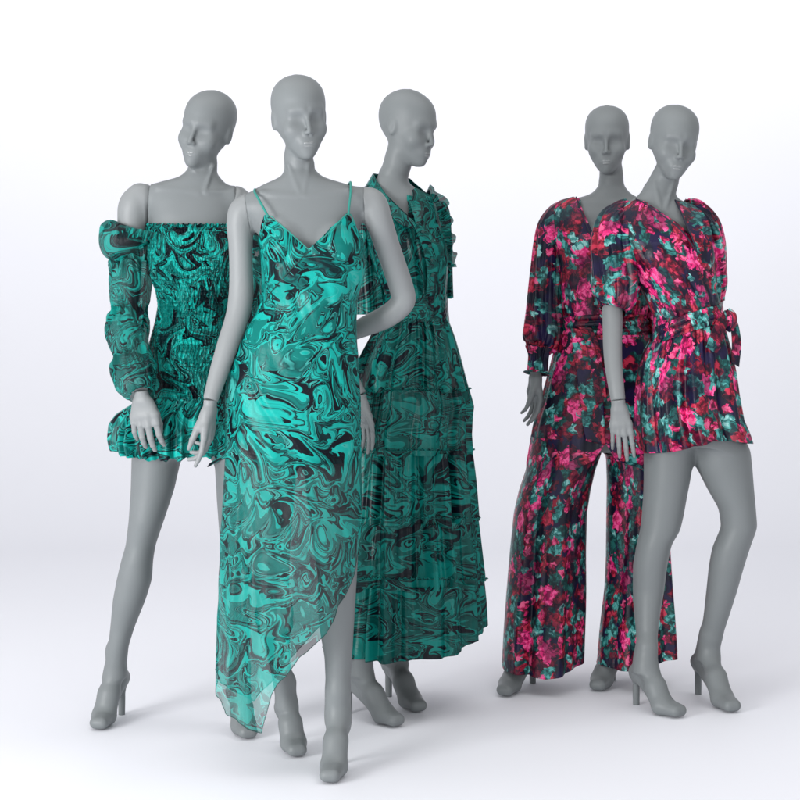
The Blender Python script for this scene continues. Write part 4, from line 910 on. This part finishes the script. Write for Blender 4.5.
# the right front panel crossing to the neck
ribbon('wrap_front', [W(675, 200, d-.035), W(681, 212, d-.07), W(687, 226, d-.10), W(693, 240, d-.12), W(697, 253, d-.130), W(699, 262, d-.130)],
       [W(692, 204, d-.03), W(703, 213, d-.045), W(710, 226, d-.06), W(712, 240, d-.082), W(711, 253, d-.10), W(710, 264, d-.105)], M_floral2, top5, .002, 16, (.2, .7))
tube('neckline_binding', [W(*p) for p in [(636, 199, d-.045), (645, 203.5, d-.075), (657, 212, d-.1), (671, 221.5, d-.118), (685, 234.5, d-.128), (697, 252, d-.132)]], [.0022]*6, M_navy, top5, seg=8, sub=4)
tube('neckline_binding', [W(*p) for p in [(675, 200, d-.037), (681, 212, d-.073), (687, 226, d-.104), (693, 240, d-.124), (698, 255, d-.134)]], [.0025]*5, M_navy, top5, seg=8, sub=4)
# slanting waist sash
rows = [(300, 647, 719, .098), (312, 653, 722, .098), (330, 655, 724, .101), (352, 650, 729, .112)]
garment(f5, 'waist_sash', rows, M_floral, top5, front_top=tab([(640, 335), (660, 324), (680, 314), (700, 307), (727, 303)]), back_top=tab([(640, 325), (727, 305)]), front_hem=tab([(640, 349), (660, 341), (680, 332), (705, 324), (730, 321)]), back_hem=tab([(640, 345), (730, 322)]),
        fold=lambda T, Y, v: .005+.005*np.abs(np.sin(v*PI*2.6+.6*np.sin(2*T)))+.002*pu(T), nu=360, nv=90, win=3)
sk5 = pleats(11, 93, 1.0); sk6 = pleats(24, 94, 1.0)
rows = [(318, 655, 722, .098), (335, 653, 727, .108), (350, 645, 731, .125), (370, 639, 735, .142), (395, 636.5, 738, .156), (420, 637, 742, .166), (440, 638, 750, .172), (456, 640, 754, .176)]
garment(f5, 'skirt', rows, M_floral, top5, front_top=tab([(640, 346), (660, 338), (680, 329), (705, 321), (730, 318)]), back_top=tab([(640, 340), (730, 320)]),
        front_hem=tab([(636, 449), (642, 451), (655, 449), (679, 444), (690, 440), (704, 436), (729, 437.5), (740, 440), (748, 442)]), back_hem=tab([(640, 446), (690, 436), (748, 440)]),
        fold=lambda T, Y, v: (.026*sk5(T)*np.clip(v*1.1, .12, 1)+.005*sk6(T)*(1.1-v)-.004), nu=560, nv=200, win=7, ures=.2, margin=.003)
# knot and tie ends at the hip
tube('sash_knot', [W(727, 310, d-.045), W(731, 316, d-.05), W(731, 325, d-.05), W(728, 331, d-.045)], [.010, .017, .016, .008], M_floral, top5, seg=20, sub=4)
ribbon('sash_end', [W(728, 318, d-.05), W(731, 330, d-.06), W(732, 345, d-.065), W(731, 362, d-.065)], [W(735, 316, d-.04), W(739, 328, d-.045), W(741, 345, d-.05), W(739, 367, d-.05)], M_floral, top5, .002, 12, (.9, .3))
ribbon('sash_end', [W(725, 310, d-.05), W(718, 318, d-.085), W(712, 330, d-.112), W(706, 347, d-.135)], [W(730, 318, d-.05), W(726, 328, d-.085), W(722, 340, d-.108), W(717, 354, d-.125)], M_floral, top5, .002, 12, (.5, .3))
q7 = pleats(9, 95, 1.0); q8 = pleats(26, 96, .6)
sleeve(f5, 'sleeve', [(633, 211, 0, .037), (625, 215.5, 0, .047), (617.5, 226, -.01, .061), (614.5, 243, -.02, .068), (615.5, 262, -.03, .071), (616.5, 282, -.04, .071), (616, 298, -.05, .062), (614, 307, -.05, .046), (613, 311, -.055, .040)], M_floral2, top5, nu=240, nv=180,
       fold=lambda T, v: (.007*q7(T+.8*v)*np.sin(PI*np.clip(v, .1, .9))+.003*q8(T)*(np.abs(v-.5)*2)), off=(.2, .4))
sleeve(f5, 'sleeve', [(684, 211, 0, .038), (694, 215, .01, .047), (701, 227, .02, .055), (705, 245, .03, .060), (707, 268, .05, .060), (708, 285, .07, .056), (710, 300, .09, .042)], M_floral2, top5, nu=240, nv=160,
       fold=lambda T, v: (.006*q7(T+.8*v)*np.sin(PI*np.clip(v, .1, .9))+.003*q8(T)*(np.abs(v-.5)*2)), off=(.5, .9))
bpy.context.view_layer.update()
